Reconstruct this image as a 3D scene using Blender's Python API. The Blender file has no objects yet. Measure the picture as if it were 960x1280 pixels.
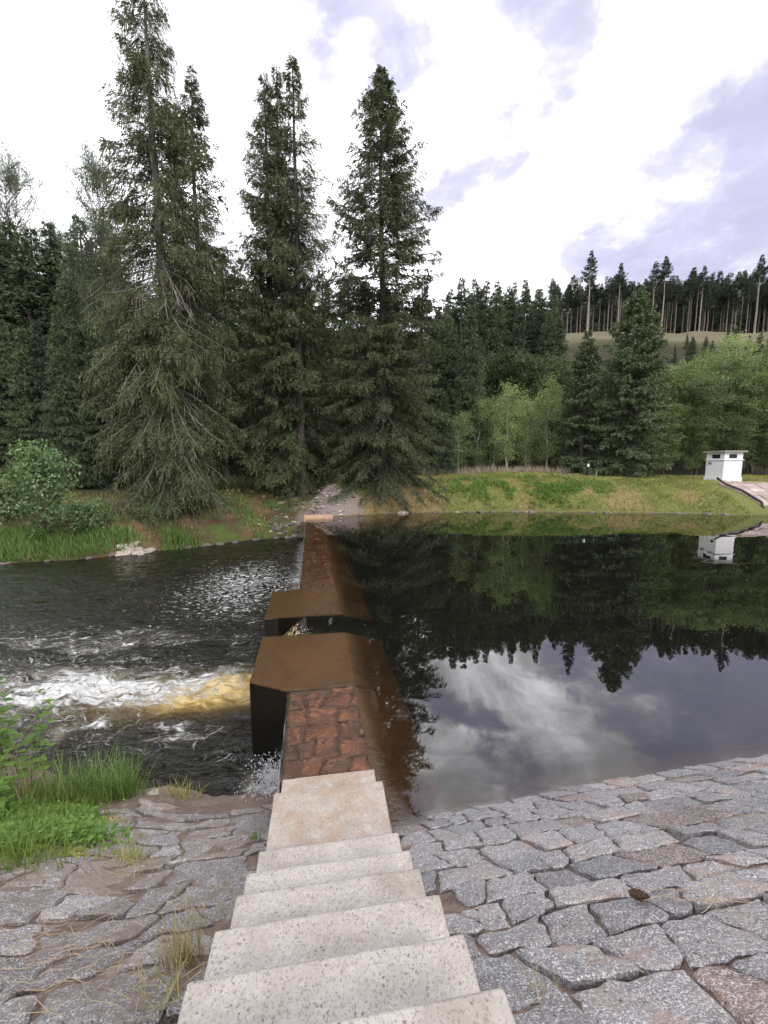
import bpy, bmesh, math, random
import numpy as np
from math import radians as R, sin, cos, pi
from mathutils import Vector, Matrix, noise as mnoise

sc = bpy.context.scene
COL = sc.collection
# ------------------------------------------------------------------ camera
F, TH, H = 500.0, R(6.7), 3.3
cd = bpy.data.cameras.new('camera'); cam = bpy.data.objects.new('camera', cd); COL.objects.link(cam)
cd.sensor_fit = 'VERTICAL'; cd.sensor_height = 32; cd.sensor_width = 24; cd.lens = F / 1280 * 32
cd.clip_start = 0.05; cd.clip_end = 3000
cam.location = (0, 0, H); cam.rotation_euler = (R(90) - TH, 0, 0)
sc.camera = cam
# ------------------------------------------------------------------ render settings
sc.view_settings.view_transform = 'Standard'; sc.view_settings.look = 'None'
sc.view_settings.exposure = 0.30; sc.view_settings.gamma = 1.0
sc.render.engine = 'CYCLES'
cy = sc.cycles
cy.max_bounces = 8; cy.diffuse_bounces = 2; cy.glossy_bounces = 3; cy.transmission_bounces = 4
cy.transparent_max_bounces = 12; cy.volume_bounces = 0; cy.caustics_reflective = False; cy.caustics_refractive = False
cy.sample_clamp_indirect = 6.0
SUN_EL, SUN_AZ = R(40), R(142)        # azimuth clockwise from +Y (sun behind right shoulder)
# ------------------------------------------------------------------ node helper
class NT:
    def __init__(self, nt): self.nt = nt; nt.nodes.clear()
    def n(self, t, ins=None, **props):
        nd = self.nt.nodes.new(t)
        for k, v in props.items(): setattr(nd, k, v)
        for k, v in (ins or {}).items():
            s = nd.inputs[k]
            if hasattr(v, 'is_linked') and hasattr(v, 'node'): self.nt.links.new(v, s)
            elif isinstance(v, bpy.types.Node): self.nt.links.new(v.outputs[0], s)
            else:
                if isinstance(v, (tuple, list)) and len(v) == 3 and s.type == 'RGBA': v = (*v, 1)
                s.default_value = v
        return nd
    def math(self, op, a, b=0.0, c=0.0, clamp=False):
        return self.n('ShaderNodeMath', {0: a, 1: b, 2: c}, operation=op, use_clamp=clamp).outputs[0]
    def mix(self, f, a, b):
        return self.n('ShaderNodeMix', {0: f, 6: a, 7: b}, data_type='RGBA').outputs[2]
    def mul(self, a, b):
        return self.n('ShaderNodeMix', {0: 1.0, 6: a, 7: b}, data_type='RGBA', blend_type='MULTIPLY').outputs[2]
    def noise(self, vec, scale, detail=4, rough=.55, dist=0.0, dim='3D'):
        return self.n('ShaderNodeTexNoise', {'Vector': vec, 'Scale': scale, 'Detail': detail, 'Roughness': rough, 'Distortion': dist}, noise_dimensions=dim).outputs['Fac']
    def step(self, v, a, b):
        return self.n('ShaderNodeMapRange', {0: v, 1: a, 2: b, 3: 0.0, 4: 1.0}, interpolation_type='SMOOTHSTEP').outputs[0]
    def attr(self, name): return self.n('ShaderNodeAttribute', attribute_name=name)
    def pos(self): return self.n('ShaderNodeNewGeometry').outputs['Position']
    def scale(self, v, s):
        return self.n('ShaderNodeVectorMath', {0: v, 1: s}, operation='MULTIPLY').outputs[0]
    def dot(self, v, s):
        return self.n('ShaderNodeVectorMath', {0: v, 1: s}, operation='DOT_PRODUCT').outputs['Value']
def material(name):
    m = bpy.data.materials.new(name); m.use_nodes = True
    t = NT(m.node_tree); t.out = t.n('ShaderNodeOutputMaterial'); return m, t
def surf(t, sh): t.nt.links.new(sh.outputs[0], t.out.inputs['Surface'])
# ------------------------------------------------------------------ world: overcast sky with bright cloud and lilac cloud bases
def ray(px, py):
    u = (px - 480) / F; v = (py - 640) / F
    return np.array([u, cos(TH) - v * sin(TH), -sin(TH) - v * cos(TH)])
w = bpy.data.worlds.new('World'); sc.world = w; w.use_nodes = True
t = NT(w.node_tree)
tc = t.n('ShaderNodeTexCoord').outputs['Generated']
sep = t.n('ShaderNodeSeparateXYZ', {0: tc})
zz = t.math('ADD', t.math('ABSOLUTE', sep.outputs[2]), 0.22)
proj = t.n('ShaderNodeCombineXYZ', {0: t.math('DIVIDE', sep.outputs[0], zz), 1: t.math('DIVIDE', sep.outputs[1], zz), 2: 0.0}).outputs[0]
sky = t.n('ShaderNodeTexSky', sky_type='NISHITA', sun_disc=False, sun_elevation=SUN_EL, sun_rotation=SUN_AZ, air_density=1.0, dust_density=2.0)
skyc = t.scale(sky.outputs[0], (.1, .1, .1))
n1 = t.noise(t.scale(tc, (1, 1, 1.9)), 2.6, 8, .6, .4)
n2 = t.noise(t.n('ShaderNodeVectorMath', {0: t.scale(tc, (1, 1, 2.4)), 1: (7.3, 2.1, 4.4)}, operation='ADD').outputs[0], 5.0, 8, .62, .3)
# lilac cloud bases where the photograph has them (directions), broken up by noise
wc = t.n('ShaderNodeTexNoise', {'Vector': tc, 'Scale': 5.0, 'Detail': 6, 'Roughness': .6}).outputs['Color']
wsub = t.n('ShaderNodeVectorMath', {0: wc, 1: (.5, .5, .5)}, operation='SUBTRACT').outputs[0]
wdir = t.n('ShaderNodeVectorMath', {0: t.n('ShaderNodeVectorMath', {0: tc, 1: t.scale(wsub, (.42, .42, .30))}, operation='ADD').outputs[0]}, operation='NORMALIZE').outputs[0]
patch = None
for (px, py, rad, amp) in [(915, 285, 10.5, 1.0), (835, 303, 9, 1.), (765, 312, 8, 1.), (725, 318, 6, .9), (892, 190, 6.5, 1.0), (955, 165, 6.5, 1.), (960, 235, 6, .9), (820, 235, 5, .9),
                           (632, 215, 6, 1.), (595, 238, 5, 1.), (440, 22, 8, 1.), (660, 18, 7, .9), (672, 100, 5, .8), (860, 125, 4, .6),
                           (1200, 240, 20, 1.)]:
    d = ray(px, py); d /= np.linalg.norm(d)
    v = t.math('MULTIPLY', t.step(t.dot(wdir, tuple(d)), cos(R(rad * .95)), cos(R(rad * .10))), amp)
    patch = v if patch is None else t.math('MAXIMUM', patch, v)
back = t.math('MULTIPLY', t.step(sep.outputs[1], .15, -.3), t.step(n1, .48, .62))
patch = t.math('MAXIMUM', patch, back)
lil = t.math('MULTIPLY', patch, t.step(t.math('ADD', n2, t.math('MULTIPLY', patch, .30)), .48, .78), clamp=True)
lum = t.math('ADD', 1.0, t.math('MULTIPLY', t.math('POWER', t.step(n1, .40, .72), 1.3), 3.4))
white = t.scale(t.n('ShaderNodeCombineXYZ', {0: lum, 1: lum, 2: lum}).outputs[0], (.985, .985, 1.03))
lilv = t.math('ADD', .88, t.math('MULTIPLY', t.step(n1, .36, .64), .36))
cl = t.mix(lil, white, t.scale(t.n('ShaderNodeCombineXYZ', {0: lilv, 1: lilv, 2: lilv}).outputs[0], (.61, .60, .82)))
fin = t.mix(.97, skyc, cl)
bg = t.n('ShaderNodeBackground', {0: fin, 1: 1.0})
o = t.n('ShaderNodeOutputWorld'); t.nt.links.new(bg.outputs[0], o.inputs[0])
w.cycles.sampling_method = 'MANUAL'; w.cycles.sample_map_resolution = 512
# ------------------------------------------------------------------ sun behind thin cloud
sd = bpy.data.lights.new('sun', 'SUN'); sd.energy = 1.5; sd.angle = R(14); sd.color = (1, .95, .88)
so = bpy.data.objects.new('sun', sd); COL.objects.link(so)
sv = Vector((sin(SUN_AZ) * cos(SUN_EL), cos(SUN_AZ) * cos(SUN_EL), sin(SUN_EL)))
so.rotation_euler = sv.to_track_quat('Z', 'Y').to_euler()

# ================================================================== helpers
rng = np.random.default_rng(7)
random.seed(7)
_h = np.random.default_rng(99).random(65536).astype(np.float64)
def vnoise(x, y, seed=0):
    x = np.asarray(x, float); y = np.asarray(y, float)
    xi = np.floor(x).astype(np.int64); yi = np.floor(y).astype(np.int64)
    fx = x - xi; fy = y - yi; fx = fx * fx * (3 - 2 * fx); fy = fy * fy * (3 - 2 * fy)
    def g(a, b): return _h[(a * 7919 + b * 104729 + seed * 1299709) & 65535]
    return (g(xi, yi) * (1 - fx) + g(xi + 1, yi) * fx) * (1 - fy) + (g(xi, yi + 1) * (1 - fx) + g(xi + 1, yi + 1) * fx) * fy
def fbm(x, y, seed=0, octv=4):
    a = 0; s = 0; k = 1.0
    for i in range(octv):
        a = a + k * vnoise(np.asarray(x) * 2 ** i, np.asarray(y) * 2 ** i, seed + i * 17); s += k; k *= .55
    return a / s
def sstep(v, a, b):
    u = np.clip((np.asarray(v, float) - a) / (b - a), 0, 1); return u * u * (3 - 2 * u)

def mesh_np(name, V, P, mat, attrs=None, cols=None, smooth=False):
    """V (n,3), P (m,k) equal-sized polygons"""
    V = np.asarray(V, np.float32); P = np.asarray(P, np.int32); k = P.shape[1]
    me = bpy.data.meshes.new(name)
    me.vertices.add(len(V)); me.vertices.foreach_set('co', V.ravel())
    me.loops.add(P.size); me.loops.foreach_set('vertex_index', P.ravel())
    me.polygons.add(len(P)); me.polygons.foreach_set('loop_start', np.arange(0, P.size, k, dtype=np.int32))
    try: me.polygons.foreach_set('loop_total', np.full(len(P), k, np.int32))
    except Exception: pass
    if smooth: me.polygons.foreach_set('use_smooth', np.ones(len(P), bool))
    for an, av in (attrs or {}).items():
        a = me.attributes.new(an, 'FLOAT', 'POINT'); a.data.foreach_set('value', np.asarray(av, np.float32))
    if cols is not None:
        a = me.attributes.new('col', 'FLOAT_COLOR', 'POINT')
        c4 = np.ones((len(V), 4), np.float32); c4[:, :3] = cols; a.data.foreach_set('color', c4.ravel())
    me.materials.append(mat); me.update(calc_edges=True); me.validate()
    return me
def link(name, me, parent=None, loc=(0, 0, 0), rotz=0, scale=None):
    ob = bpy.data.objects.new(name, me); COL.objects.link(ob); ob.location = loc
    ob.rotation_euler = (0, 0, rotz)
    if scale: ob.scale = scale if hasattr(scale, '__len__') else (scale,) * 3
    if parent: ob.parent = parent
    return ob
def tag(ob, label=None, cat=None, group=None, kind=None):
    if label: ob['label'] = label
    if cat: ob['category'] = cat
    if group: ob['group'] = group
    if kind: ob['kind'] = kind
    return ob
def empty(name, label, cat, loc=(0, 0, 0), rotz=0, group=None):
    ob = bpy.data.objects.new(name, None); COL.objects.link(ob); ob.location = loc; ob.rotation_euler = (0, 0, rotz)
    ob.empty_display_size = .2
    return tag(ob, label, cat, group)
def dup(src, loc, rotz, scale, label=None, group=None):
    c = src.copy(); COL.objects.link(c); c.location = loc; c.rotation_euler = (0, 0, rotz); c.scale = scale if hasattr(scale, '__len__') else (scale,) * 3
    if label: c['label'] = label
    if group: c['group'] = group
    for ch in list(src.children):
        d = ch.copy(); COL.objects.link(d); d.parent = c
    return c
def pyd(name, V, Fs, mat, smooth=False):
    me = bpy.data.meshes.new(name); me.from_pydata([tuple(v) for v in V], [], Fs)
    if smooth: me.polygons.foreach_set('use_smooth', np.ones(len(me.polygons), bool))
    me.materials.append(mat); me.update(); return me
def bm_mesh(name, bm, mat, smooth=False):
    bmesh.ops.recalc_face_normals(bm, faces=bm.faces)
    me = bpy.data.meshes.new(name); bm.to_mesh(me); bm.free()
    if smooth: me.polygons.foreach_set('use_smooth', np.ones(len(me.polygons), bool))
    me.materials.append(mat); return me
def add_box(bm, c, d, rz=0, bev=0):
    m = Matrix.Translation(c) @ Matrix.Rotation(rz, 4, 'Z') @ Matrix.Diagonal((*d, 1))
    r = bmesh.ops.create_cube(bm, size=1, matrix=m)
    if bev:
        es = list({e for v in r['verts'] for e in v.link_edges})
        bmesh.ops.bevel(bm, geom=es, offset=bev, segments=2, profile=.6, affect='EDGES')
def tubes(paths, rads, sides=5):
    """list of (n,3) polylines with (n,) radii -> V, Q"""
    VV = []; QQ = []; off = 0
    an = np.arange(sides) / sides * 2 * pi
    for p, r in zip(paths, rads):
        p = np.asarray(p, float); r = np.asarray(r, float); n = len(p)
        tg = np.gradient(p, axis=0); tg /= np.linalg.norm(tg, axis=1)[:, None] + 1e-9
        ref = np.array([0, 0, 1.]) if abs(tg[0, 2]) < .8 else np.array([1., 0, 0])
        a = np.cross(tg, ref); a /= np.linalg.norm(a, axis=1)[:, None] + 1e-9
        b = np.cross(tg, a)
        v = p[:, None, :] + r[:, None, None] * (np.cos(an)[None, :, None] * a[:, None, :] + np.sin(an)[None, :, None] * b[:, None, :])
        VV.append(v.reshape(-1, 3))
        i = np.arange(n - 1)[:, None] * sides; j = np.arange(sides)[None, :]; j2 = (j + 1) % sides
        q = np.stack([i + j, i + j2, i + sides + j2, i + sides + j], -1).reshape(-1, 4) + off
        QQ.append(q); off += n * sides
    return np.concatenate(VV), np.concatenate(QQ)
def blades(P, D, L, Wd, rg, flat=0.0, up=None):
    """rhombic leaves: P base (n,3), D direction, L length, Wd width -> V(4n,3), Q(n,4)"""
    n = len(P); D = D / (np.linalg.norm(D, axis=1)[:, None] + 1e-9)
    rnd = rg.normal(size=(n, 3))
    if up is not None: rnd = rnd * (1 - flat) + np.cross(D, np.broadcast_to(up, (n, 3))) * flat * 2
    S = np.cross(D, rnd) if up is None else rnd - D * np.sum(rnd * D, 1)[:, None]
    S /= np.linalg.norm(S, axis=1)[:, None] + 1e-9
    L = np.broadcast_to(L, n)[:, None]; Wd = np.broadcast_to(Wd, n)[:, None]
    V = np.stack([P, P + D * L * .45 + S * Wd * .5, P + D * L, P + D * L * .45 - S * Wd * .5], 1).reshape(-1, 3)
    Q = np.arange(4 * n).reshape(n, 4); return V, Q
def merge(parts):
    V = []; Q = []; o = 0
    for v, q in parts: V.append(v); Q.append(q + o); o += len(v)
    return np.concatenate(V), np.concatenate(Q)

# weir / stair frame: s along the weir away from the camera, t to the right
AX = R(8.5); ES = np.array([-sin(AX), cos(AX)]); ET = np.array([cos(AX), sin(AX)])
def ST(s, t, z=0.0): return np.array([s * ES[0] + t * ET[0], s * ES[1] + t * ET[1], z])
def WS(s, t, z=0.0): return ST(s, t - .028 * (s - 4.2), z)          # the weir runs off a little more to the left
def to_st(X, Y): return X * ES[0] + Y * ES[1], X * ET[0] + Y * ET[1]

# ================================================================== terrain
ZW, ZD = 0.0, -1.2
SR = np.array([(-12, 24.6), (-5, 24.8), (-2.6, 25.8), (1.1, 27.3), (5, 27.9), (9, 28.1), (17.8, 27.6), (22.6, 26.7), (30, 24.5), (45, 21), (120, 12)])
SL = np.array([(-120, 3), (-60, 10), (-30, 15), (-17.6, 17.9), (-14.5, 18.7), (-13.5, 19.6), (-10.2, 21.9), (-7, 24.5), (-5.2, 24.7), (10, 25)])
def bank_r(s, t): return .665 * (3.28 + .065 * (t - .6) - s)
def bank_l(s, t): return .605 * (3.28 + .30 * sstep(t, -1.4, -2.3) + .6 * np.maximum(0, -3.2 - t) - s)
def ground(X, Y):
    X = np.asarray(X, float); Y = np.asarray(Y, float)
    s, t = to_st(X, Y)
    wl = sstep(t, -.5, .5)
    near = bank_l(s, t) * (1 - wl) + bank_r(s, t) * wl - .07
    near = np.minimum(near, 2.0 + .03 * fbm(X * 2, Y * 2, 3))
    dr = Y - np.interp(X, SR[:, 0], SR[:, 1]); dl = Y - np.interp(X, SL[:, 0], SL[:, 1])
    n = fbm(X * .5, Y * .5, 11) - .5; n2 = fbm(X * 2.2, Y * 2.2, 5) - .5
    hump = .45 * np.exp(-((X - 12) / 7) ** 2)
    zr = np.where(dr < 0, dr * .6 - .05, -.05 + (2.25 + hump) * (1 - np.exp(-np.maximum(dr, 0) / 2.3)) + n * .35 * sstep(dr, 0, 3) + n2 * .12 * sstep(dr, 0, 1))
    zl = np.where(dl < 0, ZD + dl * .5 - .05, ZD - .05 + 3.2 * (1 - np.exp(-np.maximum(dl, 0) / 4.2)) + n * .4 * sstep(dl, 0, 2) + n2 * .15 * sstep(dl, 0, 1))
    wf = sstep(X - .11 * (24 - Y), -5.2, -3.2)
    far = zl * (1 - wf) + zr * wf
    hs = np.where(X < -8, 40, 46) * 1.0
    hy = np.maximum(0, Y - (43 + 4 * sstep(X, -15, 10)))
    hill = .5 * hy * sstep(hy, -1, 14)
    hill = np.where(hill < 40, hill, 40 + 9 * (1 - np.exp(-(hill - 40) / 9)))
    far = far + hill + (fbm(X * .06, Y * .06, 21) - .5) * 4 * sstep(hy, 5, 40)
    z = np.where(Y < 14, near, far)
    return np.maximum(z, -2.4)
def G(px, py, y0=.6, y1=220):
    """point where the sight line through a photograph pixel meets the ground"""
    d = ray(px, py); Y = np.concatenate([np.arange(y0, 12, .01), np.arange(12, y1, .05)])
    k = Y / d[1]; X = d[0] * k; Z = H + d[2] * k; g = ground(X, Y)
    i = np.argmax(Z <= g)
    if Z[i] > g[i]: i = len(Y) - 1
    return np.array([X[i], Y[i], g[i]])
def at(px, py, Y):
    d = ray(px, py) * (Y / ray(px, py)[1]); return np.array([d[0], Y, H + d[2]])
def onground(px, py, Y):
    """x for image column px on ground at distance Y"""
    p = at(px, py, Y); return np.array([p[0], Y, float(ground(p[0], Y))])

def axis(lst):
    out = []
    for a, b, st in lst: out.append(np.arange(a, b, st))
    return np.concatenate(out + [np.array([lst[-1][1]])])
gx = axis([(-500, -160, 34), (-160, -60, 5), (-60, -24, 1.2), (-24, 30, .3), (30, 60, 1.2), (60, 160, 5), (160, 500, 34)])
gy = axis([(-120, -8, 14), (-8, 8, .4), (8, 14, .5), (14, 17, .5), (17, 40, .3), (40, 60, .8), (60, 170, 3), (170, 520, 35)])
GX, GY = np.meshgrid(gx, gy); GZ = ground(GX, GY)
nx, ny = len(gx), len(gy)
ii = (np.arange(ny - 1)[:, None] * nx + np.arange(nx - 1)[None, :]).ravel()
quads = np.stack([ii, ii + 1, ii + nx + 1, ii + nx], 1)
def mixc(a, b, f): return a + (np.asarray(b) - a) * f[..., None]
def gcol(X, Y):
    c = np.zeros(X.shape + (3,)) + np.array([.055, .052, .022])
    n = fbm(X * .6, Y * .6, 31); n2 = fbm(X * 2.1, Y * 2.1, 41)
    dr = Y - np.interp(X, SR[:, 0], SR[:, 1]); dl = Y - np.interp(X, SL[:, 0], SL[:, 1])
    s, t = to_st(X, Y)
    meadow = np.zeros(X.shape + (3,)) + np.array([.16, .17, .055])
    meadow = mixc(meadow, [.24, .18, .085], sstep(n + .30 * np.exp(-((X - 1.5) / 4.0) ** 2), .52, .72))
    wr = sstep(X, -5, -3) * sstep(dr, -.5, .4) * (1 - sstep(Y, 40, 46)); c = mixc(c, meadow, wr)
    left = mixc(np.zeros(X.shape + (3,)) + np.array([.085, .06, .035]), [.08, .11, .03], sstep(n2, .45, .6))
    left = mixc(left, [.16, .10, .06], sstep(n, .5, .65) * .8)
    wl2 = (1 - sstep(X, -5, -3)) * sstep(dl, -.5, .5) * (1 - sstep(dl, 5, 9)); c = mixc(c, left, wl2 * (Y > 14))
    # dark forest floor
    c = mixc(c, [.03, .027, .014], sstep(Y, 37, 45) * (1 - sstep(Y, 110, 118)))
    # the clear-felled strip under the ridge
    c = mixc(c, [.155, .135, .085], sstep(Y, 116, 124) * (1 - sstep(Y, 146, 150)) * (.55 + .9 * (n2 - .3)))
    # gravel patch at the weir's far end
    gp = np.exp(-(((X + 3.7) / 2.4) ** 2 + ((Y - 27.0) / 2.8) ** 2)); c = mixc(c, [.25, .205, .19], sstep(gp + (n2 - .5) * .7, .35, .6) * sstep(np.where(X > -4.2, dr, dl), -.1, .25))
    c = mixc(c, [.10, .085, .045], (Y < 14) * (Y > -999) * 1.0)
    return c
m_ground, t = material('ground')
a = t.attr('col').outputs['Color']; p = t.pos()
c = t.mul(a, t.mix(t.noise(p, 9, 6), (.45, .45, .45), (1.5, 1.5, 1.5)))
bmp = t.n('ShaderNodeBump', {'Height': t.noise(p, 14, 6, .7), 'Strength': .7, 'Distance': .05})
surf(t, t.n('ShaderNodeBsdfPrincipled', {'Base Color': c, 'Roughness': .95, 'Normal': bmp, 'Specular IOR Level': .2}))
me = mesh_np('ground', np.stack([GX, GY, GZ], -1).reshape(-1, 3), quads, m_ground, cols=gcol(GX, GY).reshape(-1, 3), smooth=True)
tag(link('ground', me), 'earth banks, meadow and forest slope around the river', kind='structure')

# ================================================================== water
m_pool, t = material('pool_water')
p = t.pos()
# distance across the weir (t') and ripple mask on the overflow film
tw = t.math('ADD', t.dot(p, (ET[0] + .028 * ES[0], ET[1] + .028 * ES[1], 0)), -.028 * 4.2)
sw = t.dot(p, (ES[0], ES[1], 0))
film = t.math('MULTIPLY', t.step(tw, .75, .30), t.step(sw, 15, 9))
gap = t.math('SUBTRACT', 1.0, t.math('MULTIPLY', t.step(sw, 7.66, 7.74), t.step(sw, 8.72, 8.62)))   # still deep water in the gap
film = t.math('MULTIPLY', film, gap)
rip = t.noise(t.n('ShaderNodeVectorMath', {0: p, 1: (5, 17, 1)}, operation='MULTIPLY').outputs[0], 1.0, 3, .5, 1.6)
rot = t.n('ShaderNodeMapping', {'Vector': p, 'Rotation': (0, 0, R(35)), 'Scale': (9, 34, 1)}).outputs[0]
rip2 = t.noise(rot, 1.0, 3, .5, 2.2)
calm = t.noise(t.scale(p, (.5, 1.2, 1)), 1.0, 1, .5)
hgt = t.math('ADD', t.math('MULTIPLY', t.math('ADD', rip, rip2), t.math('ADD', t.math('MULTIPLY', film, .005), t.math('MULTIPLY', t.math('MULTIPLY', t.step(sw, 5.8, 5.55), t.step(tw, .55, .40)), .006))), t.math('MULTIPLY', calm, .004))
bmp = t.n('ShaderNodeBump', {'Height': hgt, 'Strength': 1.0, 'Distance': 1.0})
ior = t.math('SUBTRACT', 1.92, t.math('MULTIPLY', t.math('MULTIPLY', t.math('MULTIPLY', t.step(tw, .75, .40), gap), t.step(sw, 26, 24)), .54))   # thin running film over the crest mirrors less than the deep pool
fr = t.n('ShaderNodeFresnel', {'IOR': ior, 'Normal': bmp}).outputs[0]
gl = t.n('ShaderNodeBsdfGlossy', {'Color': (1, 1, 1), 'Roughness': 0.0, 'Normal': bmp})
tr = t.n('ShaderNodeBsdfTransparent', {'Color': (1, .96, .9)})
silt = t.n('ShaderNodeBsdfDiffuse', {'Color': (.30, .31, .24)})   # fine silt and pollen afloat
mx = t.n('ShaderNodeMixShader', {0: fr, 1: t.n('ShaderNodeMixShader', {0: .018, 1: tr, 2: silt}), 2: gl}); surf(t, mx)
va = t.n('ShaderNodeVolumeAbsorption', {'Color': (.62, .42, .10), 'Density': 3.2})
t.nt.links.new(va.outputs[0], t.out.inputs['Volume'])

# outline of the water held by the weir (s, t), closed prism
NS0, NS1 = 7.72, 8.64           # notch
outline = [WS(3.5, -.49), WS(5.70, -.55), WS(6.03, -1.128), WS(7.69, -1.128), WS(NS0, -.20), WS(NS1, -.34), WS(8.67, -1.208), WS(10.45, -1.208), WS(10.68, -.50), WS(27, -.50),
           np.array([-5, 60, 0]), np.array([140, 60, 0]), np.array([140, -2, 0]), ST(1.2, 8), ST(1.2, -.2), ST(3.5, -.2)]
n = len(outline)
V = [(q[0], q[1], 0.0) for q in outline] + [(q[0], q[1], -3.2) for q in outline]
Fs = [tuple(range(n)), tuple(range(2 * n - 1, n - 1, -1))] + [(i, i + n, (i + 1) % n + n, (i + 1) % n) for i in range(n)]
bm = bmesh.new(); vs = [bm.verts.new(v) for v in V]
for f in Fs: bm.faces.new([vs[i] for i in f])
bmesh.ops.triangulate(bm, faces=[f for f in bm.faces if len(f.verts) > 4])
tag(link('pool_water', bm_mesh('pool_water', bm, m_pool)), 'still dark pool above the weir', kind='structure')

# river below the weir: displaced sheet, foam (with sky glints painted as white flecks) and tannin colour carried as attributes
JA = WS(8.18, -1.1); JD = np.array([-1.0, -.10]); JD /= np.linalg.norm(JD); JN = np.array([-JD[1], JD[0]])   # jet axis, JN points to camera side (-y)
def river(X, Y):
    j = (X - JA[0]) * JD[0] + (Y - JA[1]) * JD[1]; k = (X - JA[0]) * JN[0] + (Y - JA[1]) * JN[1]   # along, across
    if JN[1] > 0: k = -k                                                                        # k > 0 towards the camera
    wj = .46 + .085 * np.maximum(j, 0)
    kc = k - .30 - .02 * j
    core = np.exp(-(kc / wj) ** 2) * sstep(j, -.8, .3) * (1 - sstep(j, 3.6, 7.5))
    wide = np.exp(-((k + .10) / (.68 + .15 * np.maximum(j, 0))) ** 2) * sstep(j, -1, .6) * (1 - sstep(j, 6, 16))
    n1 = fbm(X * 1.3, Y * 2.6, 51); n2 = fbm(X * 3.1 + 3 * n1, Y * 6 + 2 * n1, 61); n3 = fbm(X * .45, Y * .8, 71)
    far = sstep(Y, 9, 12)
    amp = .035 + .05 * wide + .02 * np.exp(-((X + 4) / 4) ** 2)
    z = ZD + (n1 - .5) * 2.2 * amp + (n2 - .5) * 1.5 * amp * .8
    z = z + core * (.16 * np.exp(-((j - .7) / 1.3) ** 2) + (n2 - .5) * .20 + (n1 - .5) * .15)
    # plunge under the near fall
    sp, tp = to_st(X, Y); tp = tp + .028 * (sp - 4.2)
    fall = np.exp(-((tp + .78) / .42) ** 2) * sstep(sp, 3.9, 4.4) * (1 - sstep(sp, 5.5, 6.0))
    fall2 = np.exp(-((tp + .75) / .35) ** 2) * sstep(sp, 10.6, 11) * (1 - sstep(sp, 23, 24.5))
    z = z + fall * (n2 - .3) * .15
    foam = .34 * core * sstep(j, .3, 2.4) + .30 * wide * sstep(k, .7, -.5) + .26 * wide + fall * 1.0 + fall2 * .55
    chop = np.exp(-((X + 5.2 + .12 * (Y - 14)) / 2.7) ** 2 - ((Y - 14.8) / 4.4) ** 2); foam = foam + .34 * chop  # extra white on the choppy reach paints sky glints, not foam
    foam = foam + .34 * sstep(n3, .5, .62) * sstep(-X, 1, 4) * (1 - sstep(Y, 7, 16) * .8)
    foam = foam + .30 * np.exp(-((Y - 6.0) / .8) ** 2) * sstep(-X, 1.2, 3.4) + .16 * np.exp(-((Y - 9.4) / 1.5) ** 2) * sstep(-X, 3, 6)
    tan = np.exp(-((kc - .12 * wj) / (wj * .85)) ** 2) * sstep(j, -.9, .1) * (1 - sstep(j, .8, 3.4))
    tan = np.maximum(tan, core * .42 * sstep(j, -.5, .3) * (1 - sstep(j, 1.6, 4.2)))
    return z, np.clip(foam, 0, 1.3), np.clip(tan, 0, 1), chop
rx = axis([(-120, -40, 4), (-40, -20, .5), (-20, -9, .12), (-9, -.6, .05)]); ry = axis([(3.6, 10.5, .05), (10.5, 16, .09), (16, 26, .16), (26, 40, 2)])
RX, RY = np.meshgrid(rx, ry); RZ, RF, RT, RC = river(RX, RY)
nx, ny = len(rx), len(ry)
ii = (np.arange(ny - 1)[:, None] * nx + np.arange(nx - 1)[None, :]).ravel()
q = np.stack([ii, ii + 1, ii + nx + 1, ii + nx], 1)
sq, tq = to_st(RX, RY); tq = tq + .028 * (sq - 4.2)
keep = (tq.ravel()[q[:, 0]] < -.1)
gq = ground(RX, RY).ravel()[q].min(1)
keep &= gq < ZD + .5
m_river, t = material('river_water')
p = t.pos(); fo = t.attr('foam').outputs['Fac']; tn = t.attr('tannin').outputs['Fac']
wob = t.n('ShaderNodeTexNoise', {'Vector': p, 'Scale': 1.1, 'Detail': 3}).outputs['Color']
wp = t.n('ShaderNodeVectorMath', {0: p, 1: t.scale(wob, (1.1, .8, 0))}, operation='ADD').outputs[0]
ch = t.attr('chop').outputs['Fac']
fa = t.noise(t.scale(wp, (2.0, 6.0, 1)), 1.0, 8, .68, .9)
wob2 = t.n('ShaderNodeTexNoise', {'Vector': p, 'Scale': 3.4, 'Detail': 4}).outputs['Color']
wp2 = t.n('ShaderNodeVectorMath', {0: wp, 1: t.scale(wob2, (.45, .30, 0))}, operation='ADD').outputs[0]
fb = t.n('ShaderNodeTexVoronoi', {'Vector': t.scale(wp2, (1.7, 3.6, 1)), 'Scale': 1.0}, feature='DISTANCE_TO_EDGE').outputs['Distance']
fb2 = t.n('ShaderNodeTexVoronoi', {'Vector': t.scale(wp2, (4.5, 9.0, 1)), 'Scale': 1.0}, feature='DISTANCE_TO_EDGE').outputs['Distance']
fl = t.noise(t.scale(wp, (7, 17, 1)), 1.0, 4, .62, .6)
thr = t.math('SUBTRACT', .80, t.math('MULTIPLY', fo, .36))
plates = t.step(t.math('SUBTRACT', t.math('ADD', t.math('MULTIPLY', fa, .75), t.math('MULTIPLY', fl, .25)), thr), -.07, .09)
wid = t.math('MULTIPLY', fo, t.math('MULTIPLY', t.math('POWER', fa, 1.5), .26))
lace1 = t.math('MULTIPLY', t.math('SUBTRACT', 1.0, t.step(fb, t.math('MULTIPLY', wid, .05), t.math('MULTIPLY', wid, 1.5))), t.step(fl, .38, .58))
lace2 = t.math('MULTIPLY', t.math('SUBTRACT', 1.0, t.step(fb2, 0.0, t.math('MULTIPLY', wid, 1.2))), t.step(fl, .40, .62))
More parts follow.
